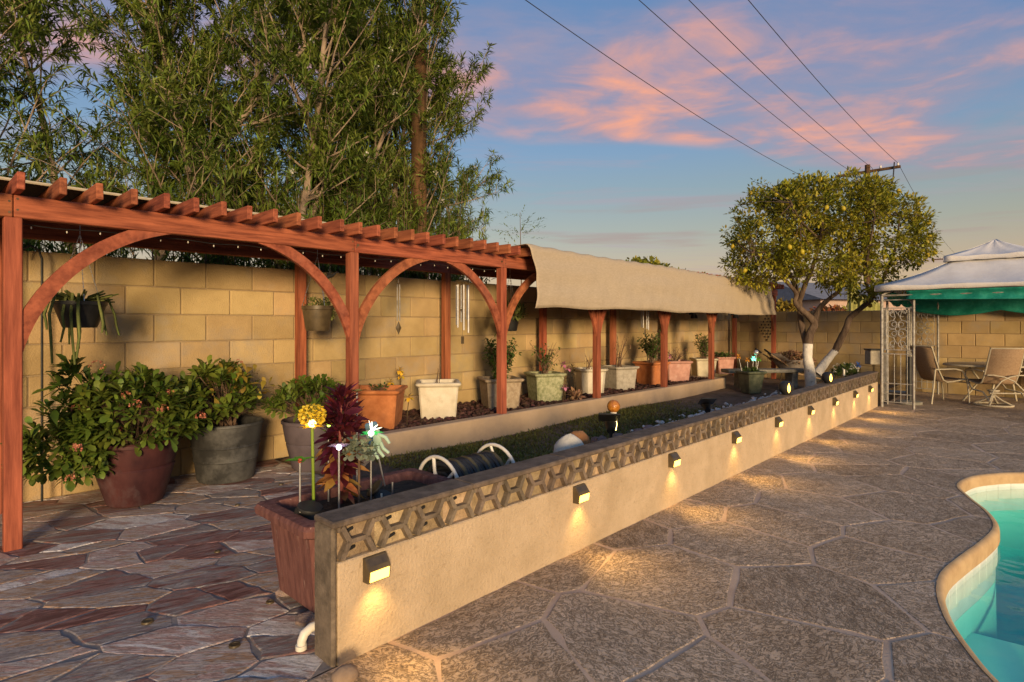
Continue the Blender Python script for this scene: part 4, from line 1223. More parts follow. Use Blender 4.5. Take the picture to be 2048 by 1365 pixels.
def low_hedge(label, x0, x1, y, z0, z1, seed, n):
    rg = random.Random(seed)
    t = thing('shrub', label, 'shrub', ((x0 + x1) / 2, y, 0), 0, 'shrubs behind the block wall')
    lf = Leafer(); br = MB()
    for i in range(n):
        x = rg.uniform(x0, x1); yy = y + rg.uniform(-.45, .45)
        top = Vector((x + rg.uniform(-.25, .25), yy + rg.uniform(-.35, .2), rg.uniform(z0, z1)))
        b0 = Vector((x, yy, 0)); mid = b0.lerp(top, .6)
        br.tube([b0, mid, top], [0.009, 0.005, 0.002], 4, False)
        for k in range(52):
            w = rg.uniform(.3, 1.0); c = mid.lerp(top, w * 2 - 1) if w > .5 else b0.lerp(mid, w * 2)
            c = c + rdir(rg) * 0.05
            lf.add(c, ((top - mid).normalized() * .7 + rdir(rg) * .8).normalized(), rg.uniform(.10, .17), rg.uniform(.018, .028))
    br.build('stems', MT['twig'], t, world=True)
    lf.build('foliage', MT['ole_leaf'], t, NARROW, .3, seed)
low_hedge('low oleander growth showing above the wall behind the near pergola bays', 1.9, 3.9, 7.0, 2.2, 3.3, 41, 150)
low_hedge('oleander undergrowth above the wall beside the dark utility pole', 3.9, 6.5, 7.1, 2.1, 3.9, 42, 260)
low_hedge('fine leaved bush above the wall at the far left', -0.4, 1.6, 7.1, 2.1, 3.0, 43, 110)

def sapling(label, top_px, d, z0, h, seed, n=22):
    rg = random.Random(seed); b = WD(top_px[0], top_px[1], d)
    t = thing('sapling', label, 'sapling', (b.x, b.y, 0))
    st = MB(); pts = [Vector((b.x, b.y, 0)), Vector((b.x + .04, b.y, b.z * .6)), Vector(b)]
    st.tube(pts, [0.02, 0.014, 0.004], 5); st.build('stem', MT['twig'], t, world=True)
    lf = Leafer()
    for i in range(n):
        c = Vector(b) - Vector((0, 0, rg.uniform(0, h)))
        sd = rdir(rg, -.1, .7)
        for k in range(10):
            lf.add(c + sd * (.05 + .05 * k), (sd + rdir(rg) * .7).normalized(), rg.uniform(.06, .1), .018)
    lf.build('crown', MT['ole_leaf'], t, NARROW, .2, seed)
sapling('thin young tree poking up behind the start of the tan shade cloth', (1040, 425), 11.0, 0, .9, 61)

# ------------------------------------------------------------------ lemon tree
def lemon_tree():
    rg = random.Random(77)
    D0 = 11.4
    base = WD(1621, 770, D0)
    t = thing('lemon_tree', 'round lemon tree full of yellow fruit with white painted trunk feet', 'tree', (base.x, base.y, 0.1))
    def limb(pp, name, m, d=None):
        pts = [WD(x, y, D0 + dd) for x, y, r, dd in pp]; rad = [r for x, y, r, dd in pp]
        sp = []; sr = []
        for i in range(len(pts) - 1):
            p0 = pts[max(0, i - 1)]; p1 = pts[i]; p2 = pts[i + 1]; p3 = pts[min(len(pts) - 1, i + 2)]
            for k in range(4):
                u = k / 4
                sp.append(0.5 * ((2 * p1) + (p2 - p0) * u + (2 * p0 - 5 * p1 + 4 * p2 - p3) * u * u + (3 * p1 - p0 - 3 * p2 + p3) * u ** 3))
                sr.append((rad[i] * (1 - u) + rad[i + 1] * u) * rg.uniform(.93, 1.07))
        sp.append(pts[-1]); sr.append(rad[-1])
        MB().tube(sp, sr, 10).build(name, m, t, smooth=60, world=True)
        return sp
    limb([(1622, 776, .115, 0), (1619, 740, .10, 0), (1615, 715, .092, 0), (1616, 688, .09, 0)], 'painted_trunk', MT['limewash'])
    limb([(1634, 748, .10, .1), (1652, 724, .075, .1), (1671, 701, .068, .05)], 'painted_trunk', MT['limewash'])
    ends = []
    L = [[(1616, 690, .088, 0), (1620, 668, .085, 0), (1628, 645, .075, 0), (1600, 617, .05, -.1), (1590, 603, .045, -.15), (1592, 586, .04, -.2), (1565, 556, .032, -.3), (1530, 520, .02, -.5), (1490, 500, .01, -.6)],
         [(1612, 690, .06, .1), (1601, 640, .055, .2), (1600, 610, .05, .25), (1594, 580, .045, .3), (1578, 545, .04, .4), (1560, 480, .03, .6), (1550, 420, .014, .7)],
         [(1628, 648, .07, 0), (1638, 618, .05, .1), (1661, 596, .042, .15), (1676, 583, .04, .2), (1691, 552, .034, .2), (1700, 500, .026, .1), (1710, 420, .012, 0)],
         [(1600, 600, .05, .1), (1612, 565, .045, 0), (1622, 545, .04, -.1), (1640, 480, .03, -.3), (1650, 400, .014, -.4)],
         [(1670, 702, .068, .05), (1683, 676, .066, 0), (1693, 655, .06, -.05), (1700, 636, .058, 0), (1722, 617, .05, .1), (1742, 598, .045, .15), (1765, 560, .034, .2), (1790, 500, .024, .2), (1800, 430, .012, .1)],
         [(1742, 598, .035, .15), (1730, 550, .03, -.2), (1740, 490, .02, -.5), (1750, 430, .01, -.7)],
         [(1640, 480, .025, -.3), (1600, 440, .018, -.8), (1580, 400, .01, -1.1)], [(1700, 500, .022, .1), (1740, 450, .016, .6), (1780, 420, .01, 1.0)]]
    allp = []
    for l in L: allp += limb(l, 'limb', MT['bark'])
    blobs = [(1555, 455, 110, 85), (1690, 420, 120, 78), (1785, 460, 80, 88), (1640, 520, 120, 62), (1475, 530, 42, 38), (1725, 550, 78, 55), (1620, 420, 105, 65), (1520, 520, 70, 55), (1835, 480, 38, 45), (1740, 390, 60, 42), (1560, 400, 55, 30)]
    lf = Leafer(); tw = MB(); fruit = []
    px2m = D0 / F_PX
    wsum = sum(b[2] * b[3] for b in blobs)
    for bx, by, rx, ry in blobs:
        cn = int(1350 * rx * ry / wsum) + 8
        for i in range(cn):
            dv = rdir(rg); rr = rg.uniform(0.35, 1.03) ** 0.6
            c = WD(bx + dv.x * rx * rr, by - dv.z * ry * rr, D0 + dv.y * min(rx, 105) * px2m * 1.15 * rr)
            if math.sin(c.x * 3.1 + 1.7 * math.sin(c.z * 2.9)) * math.sin(c.z * 4.3 + c.y * 2.7) > 0.42 and rr > .6: continue
            if rg.random() < 0.33:
                q = min(allp[::3], key=lambda a: (a - c).length)
                if (q - c).length < 1.1: tw.tube(bez(q, q.lerp(c, .5) + Vector((0, 0, -.05)), c, 4), [0.012, .009, .007, .005, .003], 4, False)
            out = Vector((dv.x * SA + dv.y * CA, -dv.x * CA + dv.y * SA, dv.z)) + Vector((0, 0, .2))
            for k in range(rg.randint(20, 30)):
                s = rdir(rg)
                lf.add(c + s * rg.uniform(.01, .13), (out * .5 + s).normalized(), rg.uniform(.06, .1), rg.uniform(.03, .046))
            if rr > .75 and rg.random() < .11: fruit.append(c + out.normalized() * .08 - Vector((0, 0, .07)))
    # a few straggling shoots with fruit
    for x, y in ((1870, 500), (1846, 575), (1856, 505), (1438, 560), (1455, 575), (1715, 345), (1765, 375), (1510, 365), (1860, 440), (1822, 400), (1480, 410), (1640, 360), (1600, 350), (1550, 372)):
        c = WD(x, y, D0 - .2)
        q = min(allp[::3], key=lambda a: (a - c).length)
        tw.tube(bez(q, q.lerp(c, .6) + Vector((0, 0, .1)), c, 4), [0.01, .008, .006, .004, .003], 4, False)
        for k in range(46):
            s = rdir(rg); u = rg.uniform(.55, 1)
            lf.add(q.lerp(c, u) + s * .09, (s + Vector((0, 0, .1))).normalized(), rg.uniform(.055, .085), rg.uniform(.024, .036))
        if y > 480: fruit.append(c - Vector((0, 0, .05)))
    tw.build('twigs', MT['bark'], t, world=True)
    lf.build('crown', MT['cit_leaf'], t, OVATE, .25, 7)
    fm = MB().lathe([(0, -.052), (.008, -.046), (.026, -.036), (.037, -.014), (.038, .008), (.03, .03), (.014, .043), (0.004, .05), (0, .052)], 10).mesh('lemon', MT['lemon'], 60)
    for f in fruit: inst('lemon', fm, t, tuple(Vector(f) - t.location), (rg.uniform(-.6, .6), rg.uniform(-.6, .6), rg.uniform(0, 6)), (1.05,) * 3)
lemon_tree()

# ------------------------------------------------------------------ pots
def rect_pot(w, d, h, taper=0.88, rim=0.03, rim_h=0.05, cham=0.02, soil=0.06, grooves=True, wall=0.035):
    """flared rectangular pot standing at z=0: outer shell, rim, inner wall; returns MB and soil polygon"""
    def ringp(a, b, c, z): return [(a - c, -b, z), (a, -b + c, z), (a, b - c, z), (a - c, b, z), (-a + c, b, z), (-a, b - c, z), (-a, -b + c, z), (-a + c, -b, z)]
    a, b = w / 2, d / 2
    sec = [(taper, 0.0, 0), (taper + (1 - taper) * .04, 0.012, 0), (1 - (1 - taper) * .12, h - rim_h - .02, 0)]
    rows = [ringp(a * s - .0, b * s, cham, z) for s, z, _ in sec]
    if grooves: rows += [ringp(a - .004, b - .004, cham, h - rim_h - .012), ringp(a + rim * .35, b + rim * .35, cham, h - rim_h)]
    rows += [ringp(a + rim, b + rim, cham, h - rim_h * .72), ringp(a + rim + .004, b + rim + .004, cham, h - rim_h * .3), ringp(a + rim - .006, b + rim - .006, cham, h - .004), ringp(a + rim - .02, b + rim - .02, cham, h), ringp(a - wall * .6, b - wall * .6, cham, h - .002), ringp(a - wall, b - wall, cham, h - .02), ringp(a - wall - .01, b - wall - .01, cham, h - soil - .03)]
    vs = [p for r in rows for p in r]; n = 8; fs = []
    for r in range(len(rows) - 1):
        for i in range(n):
            j = (i + 1) % n
            fs.append((r * n + i, r * n + j, (r + 1) * n + j, (r + 1) * n + i))
    fs.append(tuple(range(n))[::-1])
    so = ringp(a - wall - .004, b - wall - .004, cham, h - soil)
    return MB().add(vs, fs), MB().add(so, [tuple(range(n))])
def round_pot(prof, soil_r, soil_z, n=40):
    return MB().lathe(prof, n), MB().lathe([(0.001, soil_z + .01), (soil_r * .6, soil_z + .012), (soil_r, soil_z)], n)

def rosette_bush(t, c, rad, n, L0, m, seed, per=(8, 12), zmin=-.35, st=OBOV, name='foliage', wd=.42, inner=.45):
    rg = random.Random(seed); lf = Leafer(); tips = []
    for i in range(n):
        dv = rdir(rg, zmin, 1); r = rg.uniform(inner, 1.0) ** .5
        p = Vector(c) + Vector((dv.x * rad[0], dv.y * rad[1], dv.z * rad[2])) * r
        ax = (dv + Vector((0, 0, .45))).normalized()
        tips.append((p, ax))
        o1 = ax.orthogonal().normalized(); o2 = ax.cross(o1)
        k = rg.randint(*per)
        for q in range(k):
            a = q * 2.4 + rg.uniform(-.3, .3); el = R(25) + R(60) * (1 - q / k) + rg.uniform(-.15, .15)
            d = ax * math.cos(el) + (o1 * math.cos(a) + o2 * math.sin(a)) * math.sin(el)
            sz = rg.uniform(.55, 1.25); lf.add(p - ax * (.04 * (1 - q / k)), d, L0 * sz, L0 * wd * sz * rg.uniform(.85, 1.15))
    lf.build(name, m, t, st, .18, seed, .5)
    return tips
def bush_stems(t, base, tips, seed, m, r=.008, frac=.5):
    rg = random.Random(seed); mb = MB()
    for p, ax in tips:
        if rg.random() < frac:
            b = Vector(base) + Vector((rg.uniform(-.08, .08), rg.uniform(-.08, .08), 0))
            mb.tube(bez(b, b.lerp(p, .5) + Vector((0, 0, .08)), p, 4), [r, r * .9, r * .8, r * .65, r * .5], 5, False)
    mb.build('stems', m, t)
def flower_cluster(t, p, seed, m, n=9, r=.035, pl=.016, name='flower_cluster'):
    rg = random.Random(seed); lf = Leafer()
    for i in range(n):
        d = rdir(rg, -.2, 1); c = Vector(p) + d * r
        o1 = d.orthogonal().normalized(); o2 = d.cross(o1)
        for k in range(5):
            a = k * 2 * math.pi / 5
            lf.add(c, (o1 * math.cos(a) + o2 * math.sin(a) + d * .25), pl, pl * .8)
    V, T = leaves(lf.P, lf.D, lf.L, lf.W, OVATE, .1, np.random.default_rng(seed), .3)
    V = V + np.array(tuple(t.location)) * 0
    me_o = tri_mesh(name, V + np.array(tuple(t.location)), T, m, t)
    return me_o
class LocalLeafer(Leafer): pass
# rosette_bush and friends above work in the pot's own space: tri_mesh subtracts parent.location, so add it first
_tri = tri_mesh
def tri_local(name, V, T, m, t):
    return _tri(name, np.asarray(V) + np.array(tuple(t.location)), T, m, t)
def lf_build_local(lf, name, m, t, st=NARROW, fold=.25, seed=1, roll=1.0):
    V, T = leaves(lf.P, lf.D, lf.L, lf.W, st, fold, np.random.default_rng(seed), roll)
    return tri_local(name, V, T, m, t)
_old_build = Leafer.build
def _lb(s, name, m, t, st=NARROW, fold=.25, seed=1, roll=1.0, kind=None): return lf_build_local(s, name, m, t, st, fold, seed, roll)

# three round pots on the flagstones; their plants are things of their own, rooted in the pots
def potted(name, label, pos, prof, soil_r, soil_z, m):
    t = thing(name, label, 'pot', (*pos, 0.014))
    a, b = round_pot(prof, soil_r, soil_z)
    a.build('shell', m, t, smooth=35); b.build('soil', MT['soil'], t, smooth=60)
    return t
P1 = [(0.0, .01), (.19, .0), (.20, .01), (.275, .27), (.28, .285), (.268, .30), (.278, .315), (.315, .47), (.325, .475), (.327, .50), (.318, .512), (.298, .508), (.288, .49), (.275, .40)]
potted('round_pot', 'large maroon round pot with a stepped collar on the flagstones', (1.32, 5.42), P1, .28, .44, MT['maroon'])
P2 = [(0.0, .01), (.235, .0), (.245, .012), (.268, .18), (.273, .185), (.275, .19), (.272, .20), (.288, .31), (.295, .315), (.296, .32), (.29, .33), (.30, .40), (.318, .50), (.326, .505), (.326, .52), (.318, .528), (.305, .522), (.295, .50), (.285, .42)]
potted('round_pot', 'charcoal plastic barrel pot with moulded hoops beside the maroon pot', (2.10, 5.62), P2, .287, .44, MT['char_pot'])
P3 = [(0.0, .01), (.20, .0), (.21, .012), (.265, .25), (.258, .262), (.27, .275), (.30, .45), (.31, .455), (.312, .475), (.303, .485), (.286, .478), (.278, .45), (.265, .38)]
potted('round_pot', 'faded mauve round pot partly hidden behind the burgundy plant', (2.86, 5.40), P3, .268, .40, MT['mauve_pot'])
Leafer.build = _lb
def plant(name, label, cat, pos, group=None): return thing(name, label, cat, pos, 0, group)
t = plant('crown_of_thorns', 'big sprawling succulent shrub with coral flowers overflowing the maroon pot', 'plant', (1.32, 5.42, .44))
tips = rosette_bush(t, (-.02, -.03, .22), (.50, .44, .40), 230, .105, MT['kal_leaf'], 31, zmin=-.45)
tips2 = rosette_bush(t, (-.46, -.05, .08), (.30, .30, .36), 105, .10, MT['kal_leaf'], 32, zmin=-.6, name='side_growth')
tips3 = rosette_bush(t, (-.36, .1, .52), (.14, .12, .2), 10, .13, MT['kal_leaf'], 33, zmin=-.1, name='tall_shoot')
bush_stems(t, (0, 0, .0), tips + tips3, 5, MT['twig'], frac=.3)
rg = random.Random(9)
front = [q for q in tips + tips2 if q[1].y < .1]
for k in range(15):
    p, ax = front[rg.randrange(len(front))]
    flower_cluster(t, p + ax * .07, 200 + k, MT['coral'], 9, .035, .017)
flower_cluster(t, (-.25, .05, .67), 231, MT['coral'], 14, .05, .015)
t = plant('crown_of_thorns', 'succulent shrub with yellowing leaves growing from the charcoal barrel pot', 'plant', (2.10, 5.62, .44))
tips = rosette_bush(t, (-.10, -.06, .28), (.36, .34, .36), 120, .11, MT['kal_leaf'], 35, zmin=-.3)
rosette_bush(t, (.04, -.15, .42), (.30, .22, .2), 20, .10, MT['yel_leaf'], 36, per=(3, 5), name='yellow_leaves')
bush_stems(t, (0, 0, 0), tips, 6, MT['twig'], frac=.5)
for k in range(5):
    p, ax = tips[rg.randrange(len(tips))]
    flower_cluster(t, p + ax * .06, 240 + k, MT['coral'], 9, .035, .017)
t = plant('crown_of_thorns', 'dark green succulent shrub growing from the faded mauve pot', 'plant', (2.86, 5.40, .40))
tips = rosette_bush(t, (-.06, 0, .24), (.42, .34, .26), 120, .085, MT['kal_leaf'], 37, zmin=-.1)
bush_stems(t, (0, 0, 0), tips, 6, MT['twig'], frac=.6)

# box planters in the raised bed
GRP = 'box planters in the raised bed'
def box_planter(label, px, w, h, rot, m, Y=5.42, top=1.14, cham=.02, dz=0.0, depth=1.0):
    p = WX(px, Y)
    t = thing('planter_box', label, 'planter', (p.x, Y, BED + .012), R(rot), GRP)
    wt = w * top
    a, b = rect_pot(wt - .05, (wt - .05) * depth, h, w / wt * .98, .025, .045, cham)
    a.build('shell', m, t, smooth=25); b.build('soil', MT['soil'], t)
    return t
B = [('orange terracotta box planter right of the second pergola post', 753, .52, .42, -46, 'terracotta'), ('weathered cream white box planter with empty soil', 876, .46, .43, -38, 'white_pot'),
     ('buff concrete box planter behind the third pergola post', 1000, .46, .40, -30, 'buff_pot'), ('mossy green concrete box planter with a crack down its front', 1090, .43, .41, -27, 'green_pot'),
     ('white box planter with cut corners behind the fourth post', 1180, .42, .41, -30, 'white_pot'), ('pale grey concrete box planter with fine ribs beside the cut cornered one', 1238, .44, .40, -18, 'grey_pot'),
     ('orange terracotta box planter just left of the fifth post', 1303, .44, .42, -13, 'terracotta'), ('pink speckled box planter just right of the fifth post', 1350, .46, .40, -40, 'pink_pot'),
     ('cream box planter behind the sixth pergola post', 1407, .42, .39, -46, 'cream_pot'), ('pink box planter at the far end of the raised bed', 1445, .38, .38, -40, 'pink_pot')]
BX = []
for i, (lb, px, w, h, rot, mk) in enumerate(B):
    BX.append(box_planter(lb, px, w, h, rot, MT[mk], cham=.07 if i == 4 else .018))
# crack on the green planter
g = BX[3]
MB().tube([(-.03, -.212, .35), (-.01, -.206, .28), (-.025, -.2, .2), (.0, -.194, .1), (-.01, -.19, .02)], .003, 4).build('crack', MT['soil'], g)

def shrub(name, label, pos, h, spread, n, leafm, seed, L0=.045, per=16, wd=.5, bare=0.0, group='shrubs in the box planters', st=OVATE, lo=.25):
    t = thing(name, label, 'plant', pos, 0, group); rg = random.Random(seed); mb = MB(); lf = Leafer()
    for i in range(n):
        az = rg.uniform(0, 6.28); sp = spread * math.sqrt(rg.random())
        top = Vector((sp * math.cos(az), sp * math.sin(az), h * rg.uniform(.55, 1.0)))
        b = Vector((rg.uniform(-.06, .06), rg.uniform(-.06, .06), 0))
        pts = bez(b, Vector((top.x * .3, top.y * .3, top.z * .6)), top, 5)
        mb.tube(pts, [.007, .006, .005, .004, .003, .002], 4, False)
        if rg.random() < bare: continue
        for k in range(per):
            u = rg.uniform(lo, 1.0); q = pts[min(4, int(u * 5))].lerp(pts[min(4, int(u * 5)) + 1], u * 5 - min(4, int(u * 5)))
            s = rdir(rg)
            lf.add(q + s * rg.uniform(0, .05), (s + Vector((0, 0, .15))).normalized(), L0 * rg.uniform(.7, 1.2), L0 * wd * rg.uniform(.8, 1.2))
    mb.build('stems', MT['twig'], t)
    if lf.P: lf.build('foliage', leafm, t, st, .2, seed)
    return t
def on(i, z): l = BX[i].location; return (l.x, l.y, l.z + z)
shrub('potted_shrub', 'small dead twigs in the first orange terracotta planter', on(0, .36), .10, .16, 12, MT['rose_leaf'], 51, bare=.4, per=6)
shrub('potted_shrub', 'single dry twig standing in the cream white planter', on(1, .37), .30, .1, 3, MT['dry_leaf'], 52, bare=1)
shrub('potted_shrub', 'tall glossy green shrub in the buff planter behind the third post', on(2, .34), .58, .24, 60, MT['rose_leaf'], 53, .055, 30, lo=.05)
shrub('potted_shrub', 'open leggy rose bush in the mossy green planter', on(3, .35), .52, .26, 26, MT['rose_leaf'], 54, .045, 14, bare=.3)
shrub('potted_shrub', 'wispy bare twigs in the white cut cornered planter', on(4, .35), .32, .16, 7, MT['dry_leaf'], 55, .03, 4)
shrub('potted_shrub', 'tall dry grey twigs in the pale grey planter', on(5, .34), .60, .22, 14, MT['dry_leaf'], 56, .03, 7)
shrub('potted_shrub', 'leafy green bush in the orange planter left of the fifth post', on(6, .36), .62, .30, 40, MT['rose_leaf'], 57, .06, 16, lo=.35)
shrub('potted_shrub', 'low dry twiggy plant in the pink speckled planter', on(7, .34), .32, .22, 18, MT['dry_leaf'], 58, .03, 8)
shrub('potted_shrub', 'upright green shrub in the cream planter behind the sixth post', on(8, .33), .62, .2, 34, MT['rose_leaf'], 59, .05, 20)
shrub('potted_shrub', 'trailing green plant spilling from the far pink planter', on(9, .32), .14, .26, 40, MT['rose_leaf'], 60, .06, 12)

# ------------------------------------------------------------------ long trough at the end of the low wall
tr = thing('trough_planter', 'long rose terracotta trough planter at the near end of the low wall', 'planter', (1.79, 2.765, .055))
a, b = rect_pot(.93, .48, .46, .90, .05, .075, .03, .05)
a.build('shell', MT['trough'], tr, smooth=30); b.build('soil', MT['soil'], tr)
for k, (x, y, s) in enumerate(((1.36, 2.62, .05), (1.42, 2.98, .045), (2.15, 2.62, .05), (2.15, 2.96, .045))):
    o = MB().ball((0, 0, 0), (s * 1.4, s * 1.2, .026), 8, 5, jit=.15).build('foot_stone', MT['rock'], at=None)
    o.location = (x, y, .028)
    tag(o, ['tan stone propping up the front corner of the trough planter', 'tan stone under the rear corner of the trough planter', 'stone under the trough beside the low wall', 'stone under the far corner of the trough'][k], 'stone')
TZ = .055 + .41
# burgundy amaranth
t = plant('amaranth', 'tall burgundy leaved plant with feathery red head in the trough', 'plant', (1.66, 2.84, TZ))
MB().tube([(0, 0, -.02), (.01, .0, .2), (.0, .01, .38), (.02, .02, .56)], [.014, .012, .009, .004], 7).build('stalk', mat('burgundy_stalk', (.2, .05, .05), (.28, .09, .07), 9, .7), t, smooth=60)
rg = random.Random(71)
lf = Leafer(); lr = Leafer(); pl = Leafer()
for i in range(95):
    z = rg.uniform(.16, .50); a = rg.uniform(0, 6.28)
    r = .11 * (1 - (z - .1) / 1.2)
    d = Vector((math.cos(a), math.sin(a), rg.uniform(-.5, .25)))
    lf.add((.02 * math.cos(a), .02 * math.sin(a), z), d, rg.uniform(.09, .165), rg.uniform(.04, .065))
for i in range(46):
    z = rg.uniform(.05, .34); a = rg.uniform(0, 6.28)
    lr.add((.02 * math.cos(a), .02 * math.sin(a), z), Vector((math.cos(a), math.sin(a), rg.uniform(-.7, .2))), rg.uniform(.08, .16), rg.uniform(.035, .06))
for i in range(230):
    z = rg.uniform(.42, .66); a = rg.uniform(0, 6.28); r = .075 * min(1, (.68 - z) / .2 + .25) * math.sqrt(rg.random())
    pl.add((.02 + r * math.cos(a), .02 + r * math.sin(a), z - .06), Vector((math.cos(a) * .8, math.sin(a) * .8, rg.uniform(.3, 1.2))), rg.uniform(.06, .11), .024)
lf.build('leaves', MT['burgundy'], t, OVATE, .2, 71); lr.build('lower_leaves', MT['red_leaf'], t, OVATE, .2, 72); pl.build('flower_head', MT['burgundy'], t, NARROW, .2, 73)
t = plant('trailing_plant', 'small grey green trailing plant beside the burgundy amaranth', 'plant', (1.70, 2.72, TZ))
rosette_bush(t, (0, 0, .30), (.10, .08, .07), 26, .04, mat('grey_green_leaf', (.14, .17, .12), (.24, .27, .2), 9, .7, island=.3), 75, per=(6, 8), wd=.7)
MB().tube([(0, 0, -.02), (0, 0, .3)], .006, 5).build('stem', MT['twig'], t)

# solar flower stakes
def glow(name, col, e): return mat(name, col, col, 4, .4, emit=(col, e))
def disc_panel(t, loc, r=.055, rx=.5, rz=0):
    o = MB().lathe([(0, 0), (r, 0), (r * 1.04, .006), (r, .014), (0, .016)], 20).build('solar_disc', MT['black'], t, smooth=40)
    o.location = loc; o.rotation_euler = (rx, 0, rz)
def stake(label, pos, h, m=None, name='solar_flower', rad=.0055, lean=(0, 0)):
    t = thing(name, label, 'garden light', pos, 0, 'solar flower stakes')
    MB().tube([(0, 0, -.05), (lean[0] * .5, lean[1] * .5, h * .5), (lean[0], lean[1], h)], rad, 7).build('stake', m or MT['steel'], t, smooth=60)
    return t
def petals(t, c, n, L0, W0, m, el, name, st=OVATE, seed=1, az=0.0, ax=(0, 0, 1)):
    lf = Leafer(); A = Vector(ax).normalized(); o1 = A.orthogonal().normalized(); o2 = A.cross(o1)
    for k in range(n):
        a = az + k * 2 * math.pi / n
        lf.add(c, (o1 * math.cos(a) + o2 * math.sin(a)) * math.cos(el) + A * math.sin(el), L0, W0)
    V, T = leaves(lf.P, lf.D, lf.L, lf.W, st, .25, np.random.default_rng(seed), .15)
    return tri_local(name, V, T, m, t)
def trough_pt(px, depth_y): p = WX(px, depth_y); return p
ylw = MT['yellow_fl']
# big yellow ball flower
p = WX(628, 2.74); t = stake('tall lit yellow ball flower on a green stake in the trough', (p.x, p.y, TZ), .46, mat('green_stake', (.16, .24, .02), (.22, .31, .04), 5, .4), rad=.008, lean=(-.01, 0))
lf = Leafer(); c = Vector((-.01, 0, .52)); rg = random.Random(81)
for i in range(58):
    z = 1 - 2 * (i + .5) / 58; a = i * 2.399963; r = math.sqrt(1 - z * z); d = Vector((r * math.cos(a), r * math.sin(a), z * .85))
    if z < -.78: continue
    tang = Vector((0, 0, 1)).cross(d); tang = tang.normalized() if tang.length > .1 else Vector((1, 0, 0))
    up = d.cross(tang).normalized()
    for q in range(4):
        ang = q * math.pi / 2 + .4
        lf.add(c + d * .058, tang * math.cos(ang) + up * math.sin(ang) + d * .35, .019, .019)
V, T = leaves(lf.P, lf.D, lf.L, lf.W, OBOV, .1, np.random.default_rng(3), .2)
tri_local('blossom_ball', V, T, mat('yellow_metal_petal', (.62, .44, .02), (.74, .56, .05), 8, .4, spec=.5, island=.15), t)
petals(t, (-.01, 0, .455), 7, .07, .034, ylw, R(8), 'collar')
MB().ball((-.01, 0, .478), .02, 10, 8).build('bulb', glow('yellow_bulb', (1, .72, .2), 5), t, smooth=60)
disc_panel(t, (-.06, -.02, .03), .055, .9)
# green leaf flower at the left
p = WX(600, 2.72); t = stake('green petalled solar flower with a red heart leaning over the trough rim', (p.x, p.y, TZ), .30)
petals(t, (0, 0, .30), 4, .075, .05, MT['leaf_green'], R(12), 'petals', seed=4, az=.5)
MB().ball((0, 0, .305), .012, 8, 6).build('heart', mat('red_heart', (.4, .04, .02), (.5, .08, .03), 5, .4), t)
disc_panel(t, (.02, -.06, .075), .06, .25, .3)
# pink white glowing flower
p = WX(678, 2.62); t = stake('pale pink solar flower with a white glowing heart in the trough', (p.x, p.y, TZ), .36)
petals(t, (0, 0, .355), 6, .06, .045, mat('pale_pink_petal', (.66, .46, .58), (.74, .56, .66), 5, .4, trans=.4), R(20), 'petals', seed=5)
MB().ball((0, 0, .362), .014, 10, 7).build('bulb', glow('white_bulb', (.9, .8, 1), 6), t)
disc_panel(t, (-.07, -.01, .02), .055, -.4, .6)
# green white glowing flower
p = WX(742, 2.72); t = stake('bright lit green and white lily shaped solar flower by the glove', (p.x, p.y, TZ), .38)
petals(t, (0, 0, .375), 5, .075, .05, mat('lit_green_petal', (.05, .42, .08), (.1, .5, .12), 5, .4, trans=.4, emit=((.05, .9, .2), .35)), R(10), 'petals', seed=6)
petals(t, (.0, 0, .39), 7, .07, .012, glow('white_spray', (1, .9, .62), 3.2), R(52), 'spray', NARROW, 7, ax=(.5, -.2, .9))
MB().ball((0, 0, .385), .016, 10, 7).build('bulb', glow('green_white_bulb', (.75, 1, .75), 5), t)
MB().tube([(0, 0, .325), (0, 0, .362)], .011, 8).build('socket', mat('blue_socket', (.02, .06, .16), (.03, .1, .22), 5, .4), t)
disc_panel(t, (.05, .03, .06), .055, -.8, 1.2)
# yellow flowers
p = WX(657, 2.92); t = stake('orange and lime petalled solar flower half hidden by burgundy leaves', (p.x, p.y, TZ), .42)
petals(t, (0, 0, .42), 5, .075, .05, MT['orange_fl'], R(15), 'petals', seed=8); MB().ball((0, 0, .425), .012, 8, 6).build('bulb', glow('lime_bulb', (.5, 1, .1), 3), t)
p = WX(714, 3.0); t = stake('dull yellow unlit flower stake standing in front of the second post', (p.x, p.y, TZ), .58)
petals(t, (0, 0, .58), 5, .065, .035, mat('dull_yellow', (.36, .27, .05), (.45, .34, .09), 6, .6), R(14), 'petals', seed=9)
p = WX(785, 2.62); t = stake('bare short steel stake near the far rim of the trough', (p.x, p.y, TZ), .12); t['group'] = 'solar flower stakes'
p = WX(763, 2.66); t = stake('short pale stub of a stake beside the trough rim', (p.x, p.y, TZ), .06, MT['pvc'])
disc_panel(t, (.04, .05, .02), .05, .5)

